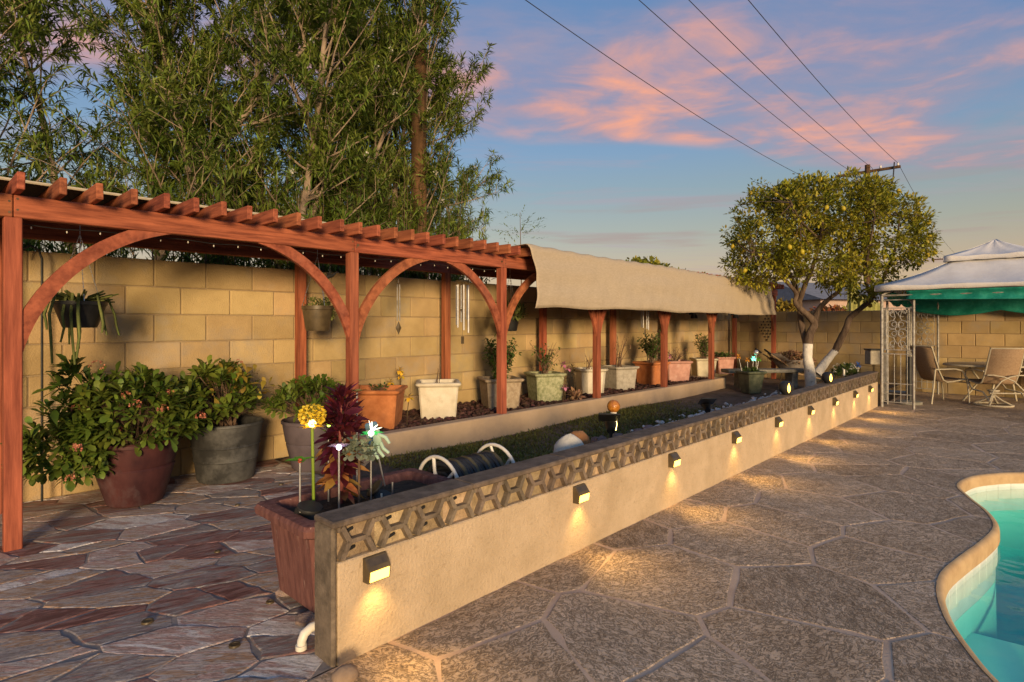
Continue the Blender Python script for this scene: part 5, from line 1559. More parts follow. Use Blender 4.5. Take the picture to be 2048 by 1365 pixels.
# garden glove hung on a stake
def glove(pos):
    t = thing('garden_glove', 'mint green garden glove drooping from a stake by the trough', 'glove', pos)
    mb = MB(); mb.box((0, 0, -.03), (.085, .024, .10), .011)
    mb.build('palm', MT['glove'], t, smooth=60)
    for k in range(4):
        x = -.033 + .022 * k; L0 = (.07, .085, .08, .065)[k]
        MB().tube([(x, 0, -.075), (x + .006 * (k - 1.5), -.008, -.08 - L0 * .5), (x + .012 * (k - 1.5) + .02, -.02, -.08 - L0)], [.012, .0115, .009], 8).build('finger', MT['glove'], t, smooth=60)
    MB().tube([(.038, 0, -.03), (.07, -.01, -.05), (.085, -.015, -.09)], [.013, .012, .009], 8).build('thumb', MT['glove'], t, smooth=60)
    MB().box((0, 0, .035), (.075, .026, .045), .01).build('cuff', mat('blue_cuff', (.1, .2, .3), (.16, .3, .38), 5, .8), t, smooth=60)
    MB().tube([(0, .018, .05), (0, .018, -.42)], .005, 6).build('stake', MT['steel'], t)
    t.rotation_euler = (0, R(-12), R(-40))
gp = WX(745, 2.98); glove((gp.x, gp.y, .80))

# ------------------------------------------------------------------ hanging baskets and chimes under the pergola
def chain(mb, a, b, n=14, r=.0035):
    a, b = Vector(a), Vector(b)
    for i in range(n):
        p, q = a.lerp(b, i / n), a.lerp(b, (i + .8) / n)
        mb.tube([p, q], r, 5)
def basket(label, px, Y, ztop, w, h, m, taper=.62):
    p = WX(px, Y)
    t = thing('hanging_basket', label, 'hanging pot', (p.x, Y, ztop - h), 0, 'hanging baskets')
    r = w / 2
    MB().lathe([(0, .004), (r * taper, 0), (r * (taper + .04), .012), (r * .97, h * .84), (r * 1.02, h * .86), (r * 1.03, h), (r * .95, h), (r * .92, h * .85), (0.001, h * .85)], 28).build('bowl', m, t, smooth=35)
    c = MB()
    top = Vector((0, 0, 2.27 - (ztop - h)))
    for k in range(3):
        a = k * 2.094 + .5
        chain(c, (r * .98 * math.cos(a), r * .98 * math.sin(a), h), top - Vector((0, 0, .14)), 16)
    c.tube([top - Vector((0, 0, .14)), top], .003, 5)
    c.build('chain', MT['steel'], t)
    return t
def trailing(label, bt, ln, n, seed, up=8, L0=.16):
    rg = random.Random(seed)
    l = bt.location
    t = thing('trailing_cactus', label, 'plant', (l.x, l.y, l.z + .16))
    mb = MB()
    for i in range(n):
        a = rg.uniform(0, 6.28); r0 = .06; r1 = rg.uniform(.15, .23)
        p0 = Vector((r0 * math.cos(a), r0 * math.sin(a), 0)); p1 = Vector((r1 * .85 * math.cos(a), r1 * .85 * math.sin(a), rg.uniform(.05, .1))); p2 = Vector((r1 * 1.05 * math.cos(a), r1 * 1.05 * math.sin(a), -.06))
        drop = rg.uniform(.25, 1) * ln
        pts = [p0, p1, p2, p2 + Vector((.01, 0, -drop * .5)), p2 + Vector((rg.uniform(-.03, .03), rg.uniform(-.03, .03), -drop))]
        mb.tube(pts, [.009, .010, .010, .0095, .007], 6)
    for i in range(up):
        a = rg.uniform(0, 6.28); e = rg.uniform(.15, .7)
        d = Vector((math.cos(a), math.sin(a), e)).normalized()
        mb.tube([(0.03 * math.cos(a), .03 * math.sin(a), 0), d * L0 * .5 + Vector((0, 0, .02)), d * L0 * rg.uniform(.9, 1.4)], [.010, .012, .006], 6)
    mb.build('stems', MT['cactus'], t, smooth=60)
b1 = basket('wide black hanging bowl with trailing cactus in the first pergola bay', 160, 5.40, 1.62, .34, .20, MT['black'])
trailing('long trailing cactus spilling from the hanging bowl in the first bay', b1, .38, 11, 3, 44, .19)
b2 = basket('brown hanging pot beside the second pergola post', 635, 5.40, 1.63, .30, .25, MT['bronze'], .72)
t = thing('basket_plant', 'short succulent sprigs in the brown hanging pot', 'plant', (b2.location.x, b2.location.y, b2.location.z + .21))
rosette_bush(t, (.02, 0, .03), (.15, .13, .09), 30, .05, MT['cactus'], 91, per=(5, 7), zmin=-.1, wd=.45)
rosette_bush(t, (.14, -.04, -.05), (.06, .06, .12), 14, .05, MT['cactus'], 92, per=(5, 7), zmin=-.6, wd=.45, name='side_sprigs')
b3 = basket('dark hanging pot behind the third pergola post', 1020, 5.40, 1.55, .26, .2, MT['black'], .7)
t = thing('basket_plant', 'yellow green fleshy leaved plant in the pot behind the third post', 'plant', (b3.location.x, b3.location.y, b3.location.z + .17))
rosette_bush(t, (.02, 0, .07), (.25, .22, .17), 46, .11, MT['cactus'], 93, per=(6, 9), zmin=-.5, st=NARROW, wd=.3)
def tubes_chime(label, px, Y, ztop, ln, n, rad, r=.07):
    p = WX(px, Y); t = thing('wind_chime', label, 'wind chime', (p.x, Y, ztop), 0, 'wind chimes')
    MB().lathe([(0, 0), (r * 1.15, 0), (r * 1.15, .015), (0, .018)], 16).build('top_plate', MT['bronze'], t, smooth=40)
    for k in range(n):
        a = k * 2 * math.pi / n; L0 = ln * (.72 + .28 * (k / (n - 1)))
        tb = MB().tube([(r * math.cos(a), r * math.sin(a), -.04), (r * math.cos(a), r * math.sin(a), -.04 - L0)], rad, 10).build('chime_tube', MT['chrome'], t, smooth=50)
        MB().tube([(r * math.cos(a), r * math.sin(a), 0), (r * math.cos(a), r * math.sin(a), -.045)], .002, 4).build('cord', MT['black'], tb)
    MB().tube([(0, 0, .015), (0, 0, 2.27 - ztop)], .003, 5).build('hanger', MT['black'], t)
    MB().tube([(0, 0, 0), (0, 0, -ln * 1.15)], .002, 4).build('clapper_cord', MT['black'], t)
    MB().lathe([(0, -ln * .6), (.03, -ln * .6), (.03, -ln * .6 + .015), (0, -ln * .6 + .015)], 12).build('clapper', MT['bronze'], t)
    MB().box((0, 0, -ln * 1.22), (.05, .006, .09), .002).build('sail', MT['bronze'], t)
tubes_chime('large silver tube wind chime hanging before the third post', 925, 5.2, 1.96, .58, 6, .011, .075)
tubes_chime('smaller silver tube wind chime under the draped cloth', 1290, 5.2, 1.72, .34, 6, .011, .06)
p = WX(797, 5.2); t = thing('hanging_ornament', 'rusty chain ornament with a diamond pendant in the second bay', 'ornament', (p.x, 5.2, 1.33))
c = MB(); chain(c, (0, 0, .94), (0, 0, .56), 9, .007); c.build('chain', MT['bronze'], t)
for k in range(4):
    a = k * 1.57
    MB().tube([(.018 * math.cos(a), .018 * math.sin(a), .55), (.018 * math.cos(a), .018 * math.sin(a), .15)], .005, 6).build('rod', MT['iron'], t)
MB().add([(0, 0, .15), (.038, 0, .075), (0, 0, 0), (-.038, 0, .075), (0, .012, .075), (0, -.012, .075)], [(0, 5, 1), (1, 5, 2), (2, 5, 3), (3, 5, 0), (0, 1, 4), (1, 2, 4), (2, 3, 4), (3, 0, 4)]).build('pendant', MT['bronze'], t)
p = WX(660, 5.3); t = thing('bird_ornament', 'small dark hanging bird ornament left of the second arch', 'ornament', (p.x, 5.3, 1.92))
MB().tube([(-.09, 0, -.05), (-.03, 0, 0), (.03, 0, .02), (.08, 0, .06)], [.004, .022, .018, .005], 8).build('body', MT['black'], t, smooth=60)
MB().add([(-.02, 0, .01), (.02, 0, .015), (.06, .07, .07), (.0, .08, .05), (-.02, 0, .014), (.02, 0, .02)], [(0, 1, 2, 3)]).build('wing', MT['black'], t)
MB().tube([(0, 0, .01), (0, 0, .35)], .002, 4).build('cord', MT['black'], t)
for px, lb in ((1385, 'black solar spotlight fixed under the cloth by the sixth post'), (1468, 'black solar spotlight fixed under the cloth at the far corner')):
    p = WX(px, 5.75); d = p.x * CA + p.y * SA
    t = thing('spotlight', lb, 'spotlight', (p.x, 5.75, CAM_H + (648 - 632) / F_PX * d), 0, 'spotlights under the cloth')
    MB().box((0, 0, .04), (.20, .1, .05), .012).build('panel', MT['black'], t)
    for s in (-1, 1): MB().lathe([(0, -.06), (.045, -.06), (.05, -.05), (.035, .02), (0, .025)], 12, (s * .065, -.04, 0)).build('head', MT['black'], t, smooth=40)
    MB().tube([(0, .02, .05), (0, .08, .3)], .012, 6).build('bracket', MT['black'], t)
# string of clear bulbs along the front beam
st = thing('string_lights', 'string of small clear bulbs clipped under the front pergola beam', 'string lights', (FX[0], PY + .06, 2.12))
wv = [(x, 0, -.012 - .012 * math.sin(x * 6.3) ** 2) for x in np.arange(0, 4.7, .08)]
MB().tube(wv, .003, 4).build('wire', MT['black'], st)
bm_ = MB().ball((0, 0, -.022), (.005, .005, .009), 8, 6).mesh('bulb', MT['white_fl'], 60)
for k in range(24): inst('bulb', bm_, st, (.1 + k * .19, 0, -.008 - .012 * math.sin((.1 + k * .19) * 6.3) ** 2))
# shepherd hook against the wall
p = WX(84, 5.92); t = thing('shepherd_hook', 'thin black shepherd hook pole against the wall at far left', 'garden hook', (p.x, 5.92, .02))
MB().tube([(0, 0, 0), (0, 0, 1.95), (-.02, 0, 2.02), (-.07, 0, 2.05), (-.12, 0, 2.02), (-.13, 0, 1.96)], .009, 7).build('pole', MT['black'], t, smooth=60)

# ------------------------------------------------------------------ metal flowers in the bed
def metal_flower(label, px, Y, py, m, seed, n=2, grp='metal flower stakes in the raised bed'):
    p = WX(px, Y); d = p.x * CA + p.y * SA; z = CAM_H - (py - HORIZON) / F_PX * d
    t = thing('flower_stake', label, 'ornament', (p.x, Y, BED), 0, grp); rg = random.Random(seed)
    h = z - BED
    for k in range(n):
        off = Vector((rg.uniform(-.12, .12) * (k > 0), rg.uniform(-.05, .05), -h * .12 * k))
        tip = Vector((0, 0, h)) + off
        MB().tube(bez(Vector((0, 0, -.03)), Vector((0, 0, h * .6)), tip, 6), .005, 5).build('stem', MT['bronze'], t)
        petals(t, tip, 5, .065, .05, m, R(20), 'petals', seed=seed + k, ax=(-.5, -.8, .4), az=rg.uniform(0, 1))
        petals(t, tip - Vector((0, -.02, .0)), 4, .075, .022, MT['bronze'], R(5), 'sepals', NARROW, seed + k, ax=(-.5, -.8, .5))
metal_flower('yellow metal flowers on dark stems above the orange planter', 800, 5.75, 742, MT['yellow_fl'], 3, 3)
metal_flower('single yellow metal flower between the orange and cream planters', 814, 5.15, 795, MT['yellow_fl'], 4, 1)
metal_flower('pink and black metal flowers left of the fourth post', 1130, 5.2, 730, MT['pink_fl'], 5, 2)
metal_flower('dark metal lily stake beside the white cut cornered planter', 1148, 5.25, 735, MT['bronze'], 6, 2)
metal_flower('low pink metal flower between the green and white planters', 1126, 5.1, 775, MT['pink_fl'], 7, 1)
metal_flower('pink orchid on a stake behind the fifth post', 1333, 5.2, 706, MT['pink_fl'], 8, 2)
t = plant('bromeliad', 'small dried tan rosette plant in the mulch by the fourth post', 'plant', (*WX(1153, 5.05).xy, BED + .02))
rosette_bush(t, (0, 0, .05), (.09, .08, .07), 14, .1, MT['dry_leaf'], 95, per=(5, 7), zmin=0)

# ------------------------------------------------------------------ things behind the low wall
def hose_reel():
    x0, x1, y, zc, r = 2.30, 2.80, 2.78, .415, .205
    t = thing('hose_reel', 'white spoked garden hose reel wound with dark hose behind the low wall', 'hose reel', ((x0 + x1) / 2, y, .02))
    cx_ = (x0 + x1) / 2
    for s, x in ((-1, x0), (1, x1)):
        w = MB()
        n = 32; pts = [(x - cx_, r * math.cos(2 * math.pi * k / n), zc - .02 + r * math.sin(2 * math.pi * k / n)) for k in range(n + 1)]
        w.tube(pts, .012, 8); wo = w.build('wheel_rim', MT['white_pl'], t, smooth=60)
        sp = MB()
        for k in range(6):
            a = k * math.pi / 3 + .3
            sp.tube([(x - cx_, .04 * math.cos(a), zc - .02 + .04 * math.sin(a)), (x - cx_ + s * .012, r * .6 * math.cos(a + .06), zc - .02 + r * .6 * math.sin(a + .06)), (x - cx_, r * math.cos(a), zc - .02 + r * math.sin(a))], [.016, .011, .011], 6)
        sp.build('spoke', MT['white_pl'], wo, smooth=60)
        MB().lathe([(0, -.02), (.05, -.02), (.05, .02), (0, .02)], 16).xf(Matrix.Translation((x - cx_, 0, zc - .02)) @ Matrix.Rotation(R(90), 4, 'Y')).build('hub', MT['white_pl'], wo, smooth=40)
        MB().tube([(x - cx_ + s * .03, -.16, 0), (x - cx_ + s * .03, 0, zc - .02), (x - cx_ + s * .03, .16, 0)], .016, 6).build('frame_leg', MT['white_pl'], t)
    MB().tube([(x0 - cx_, 0, zc - .02), (x1 - cx_, 0, zc - .02)], .075, 16).build('drum', MT['white_pl'], t, smooth=50)
    for lay, (rr, m, off) in enumerate(((.10, 'hose', 0), (.128, 'hose', .01), (.155, 'hose', .0), (.160, 'hose_y', .02))):
        pts = []; turns = 13 if lay < 3 else 4
        for k in range(turns * 14):
            a = 2 * math.pi * k / 14; u = k / (turns * 14)
            pts.append((x0 - cx_ + .03 + off + (x1 - x0 - .07) * (u if lay % 2 == 0 else 1 - u), rr * math.cos(a) * (1 + .05 * math.sin(a * .37)), zc - .02 + rr * math.sin(a)))
        MB().tube(pts, .0155, 7).build('hose', MT[m], t, smooth=60)
    MB().tube([(x0 - cx_ - .03, .0, .30), (x0 - cx_ - .1, -.03, .34), (x0 - cx_ - .15, .02, .26), (x0 - cx_ - .13, .08, .1), (x0 - cx_ - .05, .14, .02), (x0 - cx_ + .2, .22, .02)], .022, 8).build('loose_hose', MT['hose'], t, smooth=60)
hose_reel()
# white sack over a post
p = WX(1138, 2.62); t = thing('cloth_sack', 'white pointed cloth sack covering a stump behind the low wall', 'sack', (p.x, 2.62, .13))
mb = MB(); rg = random.Random(3); prof = [(.15, 0), (.145, .12), (.13, .30), (.118, .40), (.085, .455), (.03, .487), (.004, .495)]
mb.lathe(prof, 18); mb.v = [(x * (1 + rg.uniform(-.05, .05)) + .02 * z, y * (1 + rg.uniform(-.05, .05)), z + rg.uniform(-.008, .008)) for x, y, z in mb.v]
mb.build('sack', mat('white_sack', (.52, .49, .42), (.64, .61, .54), 7, .9, .4, 16, bdist=.02), t, smooth=50)
MB().tube([(.0, -.06, .455), (.02, -.03, .478), (.03, .0, .49)], .004, 4).build('seam', MT['black'], t)
p = WX(1160, 2.72); o = MB().ball((0, 0, 0), (.11, .09, .10), 12, 8, jit=.06).build('clay_stone', mat('orange_rock', (.26, .11, .04), (.38, .18, .07), 9, .9, .6, 40), smooth=60)
o.location = (p.x, 2.74, .50); tag(o, 'orange brown stone peeping out right of the white sack', 'stone')
o = MB().lathe([(.10, 0), (.09, .38), (.0, .40)], 12).build('stump', MT['bark']); o.location = (p.x, 2.74, .10); tag(o, 'short stump under the orange brown stone', 'stump')
# amber globe light with black spotlight at its foot
p = WX(1227, 3.25); gd = p.x * CA + p.y * SA
t = thing('globe_light', 'amber crackle glass globe garden light on a white socket', 'garden light', (p.x, p.y, .14))
gz = CAM_H - (813 - HORIZON) / F_PX * gd - .14
MB().ball((0, 0, gz), .066, 20, 14).build('globe', MT['gold'], t, smooth=80)
MB().lathe([(0, gz - .10), (.028, gz - .10), (.034, gz - .07), (.03, gz - .055), (0, gz - .055)], 14).build('socket', MT['white_pl'], t, smooth=40)
MB().tube([(0, 0, -.05), (0, 0, gz - .1)], .007, 6).build('stake', MT['steel'], t)
def ground_spot(label, px, Y, py, lit=False, s=1.0):
    p = WX(px, Y); d = p.x * CA + p.y * SA; z = CAM_H - (py - HORIZON) / F_PX * d
    t = thing('spotlight', label, 'spotlight', (p.x, Y, .12), R(35), 'ground spotlights behind the low wall')
    h = z - .12
    MB().tube([(0, 0, -.05), (0, 0, h)], .012 * s, 7).build('spike', MT['black'], t)
    MB().box((-.06 * s, .02, h + .07 * s), (.20 * s, .15 * s, .014), .004, Matrix.Rotation(R(22), 3, 'Y')).build('solar_panel', MT['black'], t)
    hd = MB().lathe([(0, -.07 * s), (.03 * s, -.07 * s), (.05 * s, .05 * s), (.055 * s, .06 * s), (.045 * s, .065 * s), (0, .055 * s)], 16)
    hd.xf(Matrix.Translation((.05 * s, 0, h)) @ Matrix.Rotation(R(62), 4, 'Y')).build('lamp_head', MT['black'], t, smooth=40)
    if lit:
        MB().tube([(.06, -.05, h + .06), (.085, -.055, h), (.10, -.05, h - .06)], [.003, .008, .004], 6).build('lit_edge', glow('warm_edge', (1, .72, .25), 5), t)
ground_spot('black solar spotlight with a lit rim under the amber globe', 1222, 3.1, 852, True, 1.35)
ground_spot('black solar spotlight standing in the white stones behind the low wall', 1415, 3.3, 815, False, 1.3)
# flame lanterns standing on the wall cap
for px, lb in ((1572, 'round dark lantern with a flame glow on the wall cap'), (1656, 'farther round dark lantern with a flame glow near the white flowers')):
    p = WX(px, 2.275)
    t = thing('flame_lantern', lb, 'lantern', (p.x, 2.275, TOP_H + .0292), 0, 'flame lanterns on the low wall')
    MB().lathe([(0, 0), (.04, 0), (.045, .01), (.075, .045), (.085, .085), (.075, .125), (.045, .155), (.03, .16), (0, .162)], 20).build('body', MT['black'], t, smooth=40)
    fl_ = MB().tube([(0, 0, .03), (0, 0, .055), (0, 0, .085), (0, 0, .115), (0, 0, .14)], [.004, .015, .018, .011, .002], 10)
    fl_.xf(Matrix.Translation((-.062, -.052, 0)) @ Matrix.Rotation(R(0), 4, 'Z')).build('flame', glow('flame_glow', (1, .55, .10), 3.5), t, smooth=60)
# lamp behind the screen blocks seen as lit cells: small post light tucked against the wall
# rocks along the strip
rng = random.Random(17)
rm = []
for k in range(6):
    mb = MB(); mb.ball((0, 0, 0), (1, .8, .6), 9, 6, jit=.2); rm.append(mb.mesh('rock', MT['rock'], 40))
for k in range(34):
    x = 4.6 + 7.2 * k / 34 + rng.uniform(-.1, .1); y = rng.uniform(3.15, 3.62); s = rng.uniform(.055, .12)
    o = inst('rock', rm[k % 6], None, (x, y, lawn_z(x, y) + s * .35), (rng.uniform(-.3, .3), rng.uniform(-.3, .3), rng.uniform(0, 6)), (s, s, s))
    tag(o, 'rounded pinkish grey rock in the border along the lawn behind the low wall', 'rock', 'rocks edging the lawn')
rock_pile('white_stones', [(rng.uniform(6.0, 11.6), rng.gauss(3.35, .16), 0) for _ in range(900)], .018, .05, MT['quartz'], 'scatter of small white quartz stones in the border', 'stones', 6)
for o in [bpy.data.objects['white_stones']]:
    for v in o.data.vertices:
        pass
    o.location = (0, 0, .165)
rng2 = random.Random(4)
t = plant('dry_weed', 'sparse dry weeds with reddish stems by the black spotlight', 'plant', (*WX(1195, 3.2).xy, .13))
sh_l = Leafer(); mb = MB()
for k in range(60):
    a = rng2.uniform(0, 6.28); r = rng2.uniform(.05, .3); q = Vector((r * math.cos(a) - .1, r * math.sin(a) * .5, rng2.uniform(.06, .2)))
    mb.tube([(q.x * .7, q.y * .7, 0), q], .002, 3, False); sh_l.add(q, rdir(rng2), .025, .014)
mb.build('stems', MT['twig'], t); sh_l.build('leaves', MT['red_leaf'], t, OVATE, .2, 3)
# dark green square pot with flower stakes
p = W(1502, 786, .13)
gp_ = thing('planter_box', 'dark green square tapered pot with flower stakes by the concrete bench', 'planter', (p.x, p.y, .13), R(-30))
a, b = rect_pot(.36, .36, .42, .72, .03, .05, .02); a.build('shell', MT['glaze_pot'], gp_, smooth=25); b.build('soil', MT['soil'], gp_)
t = plant('potted_shrub', 'low dark foliage in the dark green square pot', 'plant', (p.x, p.y, .50)); rosette_bush(t, (0, 0, .03), (.17, .17, .08), 40, .06, MT['rose_leaf'], 97, zmin=0)
FS = [('orange flower stake leaning left from the dark green pot', -.16, .32, 'orange_fl'), ('second orange flower stake in the dark green pot', -.05, .26, 'orange_fl'), ('lit turquoise flower stake in the dark green pot', .03, .28, 'teal'), ('lime petalled flower stake in the dark green pot', .10, .27, 'leaf_green')]
tealm = glow('teal_glow', (.2, .9, .6), 1.6)
for k, (lb, dx, h, mk) in enumerate(FS):
    q = Vector((p.x + dx * SA, p.y - dx * CA, .5)); t = stake(lb, tuple(q), h, lean=(dx * .5 * SA, -dx * .5 * CA)); t['group'] = 'flower stakes in the dark green pot'
    petals(t, (dx * .5 * SA, -dx * .5 * CA, h), 6, .065, .05, tealm if mk == 'teal' else MT[mk], R(15), 'petals', seed=k, ax=(-.6, -.6, .5))
q = Vector((p.x + .07, p.y - .07, .5)); t = stake('clear glass globe stake above the dark green pot', tuple(q), .36); t['group'] = 'flower stakes in the dark green pot'
MB().ball((0, 0, .40), .05, 16, 12).build('globe', mat('silver_globe', (.5, .5, .5), (.7, .7, .7), 30, .15, .5, 40, metal=.7), t, smooth=80)
# concrete bench
bc = W(1553, 806, .13); bc = Vector((12.15, 4.25, .13))
t = thing('concrete_bench', 'weathered concrete garden bench under the lemon tree', 'bench', (12.15, 4.25, .13), R(-42))
MB().box((0, 0, .36), (1.75, .36, .07), .012).build('seat', MT['concrete'], t)
for s in (-1, 1): MB().prism([(-.15, 0), (.15, 0), (.12, .16), (.15, .325), (-.15, .325), (-.12, .16)], -.06, .06, 'x').xf(Matrix.Translation((s * .55, 0, 0))).build('leg', MT['concrete'], t)
# wheelbarrow heaped with dry leaves
c = WD(1585, 738, 12.9)
t = thing('wheelbarrow', 'tipped wheelbarrow heaped with dry brown leaves behind the bench', 'wheelbarrow', (c.x, c.y, .13), R(-46))
n = 16; rows = 5; vs = []; fs = []
for r in range(rows + 1):
    u = r / rows
    for k in range(n):
        a = 2 * math.pi * k / n
        vs.append(((.18 + .30 * u) * math.cos(a) * (1.15 if math.cos(a) < 0 else .95), (.12 + .20 * u) * math.sin(a), .22 + .30 * u ** 1.3 + (.14 * u if math.cos(a) < -.5 else 0)))
for r in range(rows):
    for k in range(n): fs.append((r * n + k, r * n + (k + 1) % n, (r + 1) * n + (k + 1) % n, (r + 1) * n + k))
fs.append(tuple(range(n))[::-1])
o = MB().add(vs, fs).build('tray', mat('rusty_tray', (.16, .13, .11), (.3, .26, .23), 9, .7, .3, 40), t, smooth=50)
s_ = o.modifiers.new('thick', 'SOLIDIFY'); s_.thickness = .006
for s in (-1, 1):
    ho = MB().tube([(.55, s * .14, .1), (.1, s * .16, .20), (-.55, s * .22, .62), (-.72, s * .23, .74)], .014, 7).build('handle', mat('handle_wood', (.3, .2, .11), (.4, .28, .16), 9, .8), t)
    MB().tube([(-.60, s * .224, .655), (-.74, s * .231, .755)], .02, 8).build('grip', MT['black'], ho)
MB().lathe([(0, -.03), (.09, -.03), (.12, -.02), (.12, .02), (.09, .03), (0, .03)], 18).xf(Matrix.Translation((.55, 0, .12)) @ Matrix.Rotation(R(90), 4, 'X')).build('wheel', MT['black'], t, smooth=40)
for s in (-1, 1): MB().tube([(-.15, s * .16, .26), (-.2, s * .16, 0)], .012, 6).build('leg', MT['bronze'], t)
tl = thing('dry_leaf_heap', 'heap of curled dry brown leaves filling the wheelbarrow', 'leaves', (c.x, c.y, .55)); tl['kind'] = 'stuff'
lf = Leafer(); rg = random.Random(6)
for k in range(900):
    a = rg.uniform(0, 6.28); r = math.sqrt(rg.random()); x = .5 * r * math.cos(a); y = .30 * r * math.sin(a)
    z = .02 + .22 * (1 - r * r) + .06 * (x < -.3)
    w = Vector((x * math.cos(R(-46)) - y * math.sin(R(-46)), x * math.sin(R(-46)) + y * math.cos(R(-46)), z))
    lf.add(w, rdir(rg, -.2, 1), rg.uniform(.05, .11), rg.uniform(.03, .05))
lf.build('leaves', MT['dry_leaf'], tl, OVATE, .6, 6)['kind'] = 'stuff'
# white alyssum
c = WD(1690, 752, 10.3)
ap = thing('round_pot', 'low grey pot under the white alyssum by the lemon tree', 'pot', (c.x, c.y, .12))
a_, b_ = round_pot([(0, .01), (.15, 0), (.16, .012), (.22, .27), (.235, .28), (.235, .31), (.21, .31), (.20, .27)], .205, .27)
a_.build('shell', MT['grey_pot'], ap, smooth=35); b_.build('soil', MT['soil'], ap)
t = plant('alyssum', 'low mound of white flowered alyssum at the foot of the lemon tree', 'plant', (c.x, c.y, .38))
rosette_bush(t, (0, 0, .16), (.34, .22, .20), 120, .05, MT['rose_leaf'], 98, zmin=-.1)
for k in range(28):
    d = rdir(random.Random(k + 300), .15, 1); flower_cluster(t, (d.x * .34, d.y * .22, .17 + d.z * .2), 300 + k, MT['white_fl'], 6, .02, .012)
for (px, dd, lb, m) in ((1716, 10.6, 'blue petalled flower stake near the far end of the low wall', mat('blue_petal', (.06, .13, .36), (.1, .2, .46), 6, .4)),):
    c = WD(px, 752, dd); t = stake(lb, (c.x, c.y, c.z), .19, rad=.01); petals(t, (0, 0, .2), 8, .085, .05, m, R(10), 'petals', seed=3, ax=(-.5, -.5, .7)); t['group'] = 'flower stakes near the lemon tree'
c = WD(1688, 752, 9.9); o = MB().tube([(0, 0, 0), (0, 0, .11)], .016, 8).build('pipe_stub', MT['pvc']); o.location = c; tag(o, 'short white pipe stub behind the far low wall', 'pipe')
c = WD(1748, 735, 11.6)
t = thing('utility_box', 'grey metal box on a post by the gazebo corner', 'utility box', (c.x, c.y, .12))
MB().tube([(0, 0, 0), (0, 0, .55)], .025, 6).build('post', MT['bronze'], t); MB().box((0, 0, c.z - .12 + .20), (.26, .2, .28), .012, Matrix.Rotation(R(-46), 3, 'Z')).build('case', MT['grey_pot'], t); MB().box((0, 0, c.z - .12 + .36), (.29, .23, .03), .008, Matrix.Rotation(R(-46), 3, 'Z')).build('lid', MT['black'], t)
# diamond of dark drops on the wall
p = W(1530, 700, 1.0)
t = thing('wall_ornament', 'diamond shaped hanging ornament of dark drops on the end wall', 'ornament', (14.80, WX(1, 1).y * 0 + 5.15, 1.05))
for r in range(9):
    for k in range(5 - abs(r - 4) if abs(r - 4) < 5 else 0):
        n_ = 5 - abs(r - 4)
        MB().ball((0, (k - (n_ - 1) / 2) * .085, r * .075), (.012, .017, .025), 6, 4).build('drop', MT['black'], t)

# ------------------------------------------------------------------ small things by the near end of the wall
t = thing('drain_elbow', 'white pvc elbow pipe poking out under the trough planter', 'pipe', (1.235, 2.42, .01))
MB().tube([(.10, 0.0, .075), (.03, 0.0, .078), (.0, .0, .062), (-.012, .0, .035), (-.014, .0, .0)], [.019, .020, .021, .020, .019], 12).build('elbow', MT['pvc'], t, smooth=50)
MB().lathe([(.019, 0), (.025, 0), (.025, .02), (.019, .02)], 12, (-.014, 0, 0)).build('collar', MT['pvc'], t, smooth=40)
o = MB().ball((0, 0, 0), (.055, .045, .04), 12, 8, jit=.06).build('stone', mat('tan_stone', (.26, .18, .12), (.36, .26, .18), 7, .9, .6, 40), smooth=50)
o.location = W(690, 1352, .04); tag(o, 'smooth brown stone lying at the corner of the low wall', 'stone')
CAPS = [(295, 1243, .026, 'dark round inset cap on the flagstones, nearest the left edge'), (469, 1290, .024, 'dark round inset cap just left of the trough end'), (540, 1204, .02, 'small dark cap beside the foot of the trough planter'), (435, 1103, .018, 'small black ring cap in the middle of the flagstones'), (562, 969, .02, 'black cap on the flagstones near the mauve pot'), (475, 1010, .018, 'black cap on the flagstones near the charcoal pot')]
for px, py, r, lb in CAPS:
    o = MB().lathe([(0, .002), (r * .6, .002), (r * .65, .004), (r, .004), (r * 1.05, -.004)], 16).build('ground_marker', MT['bronze'], smooth=30)
    o.location = W(px, py, .012); tag(o, lb, 'marker', 'markers in the flagstones')

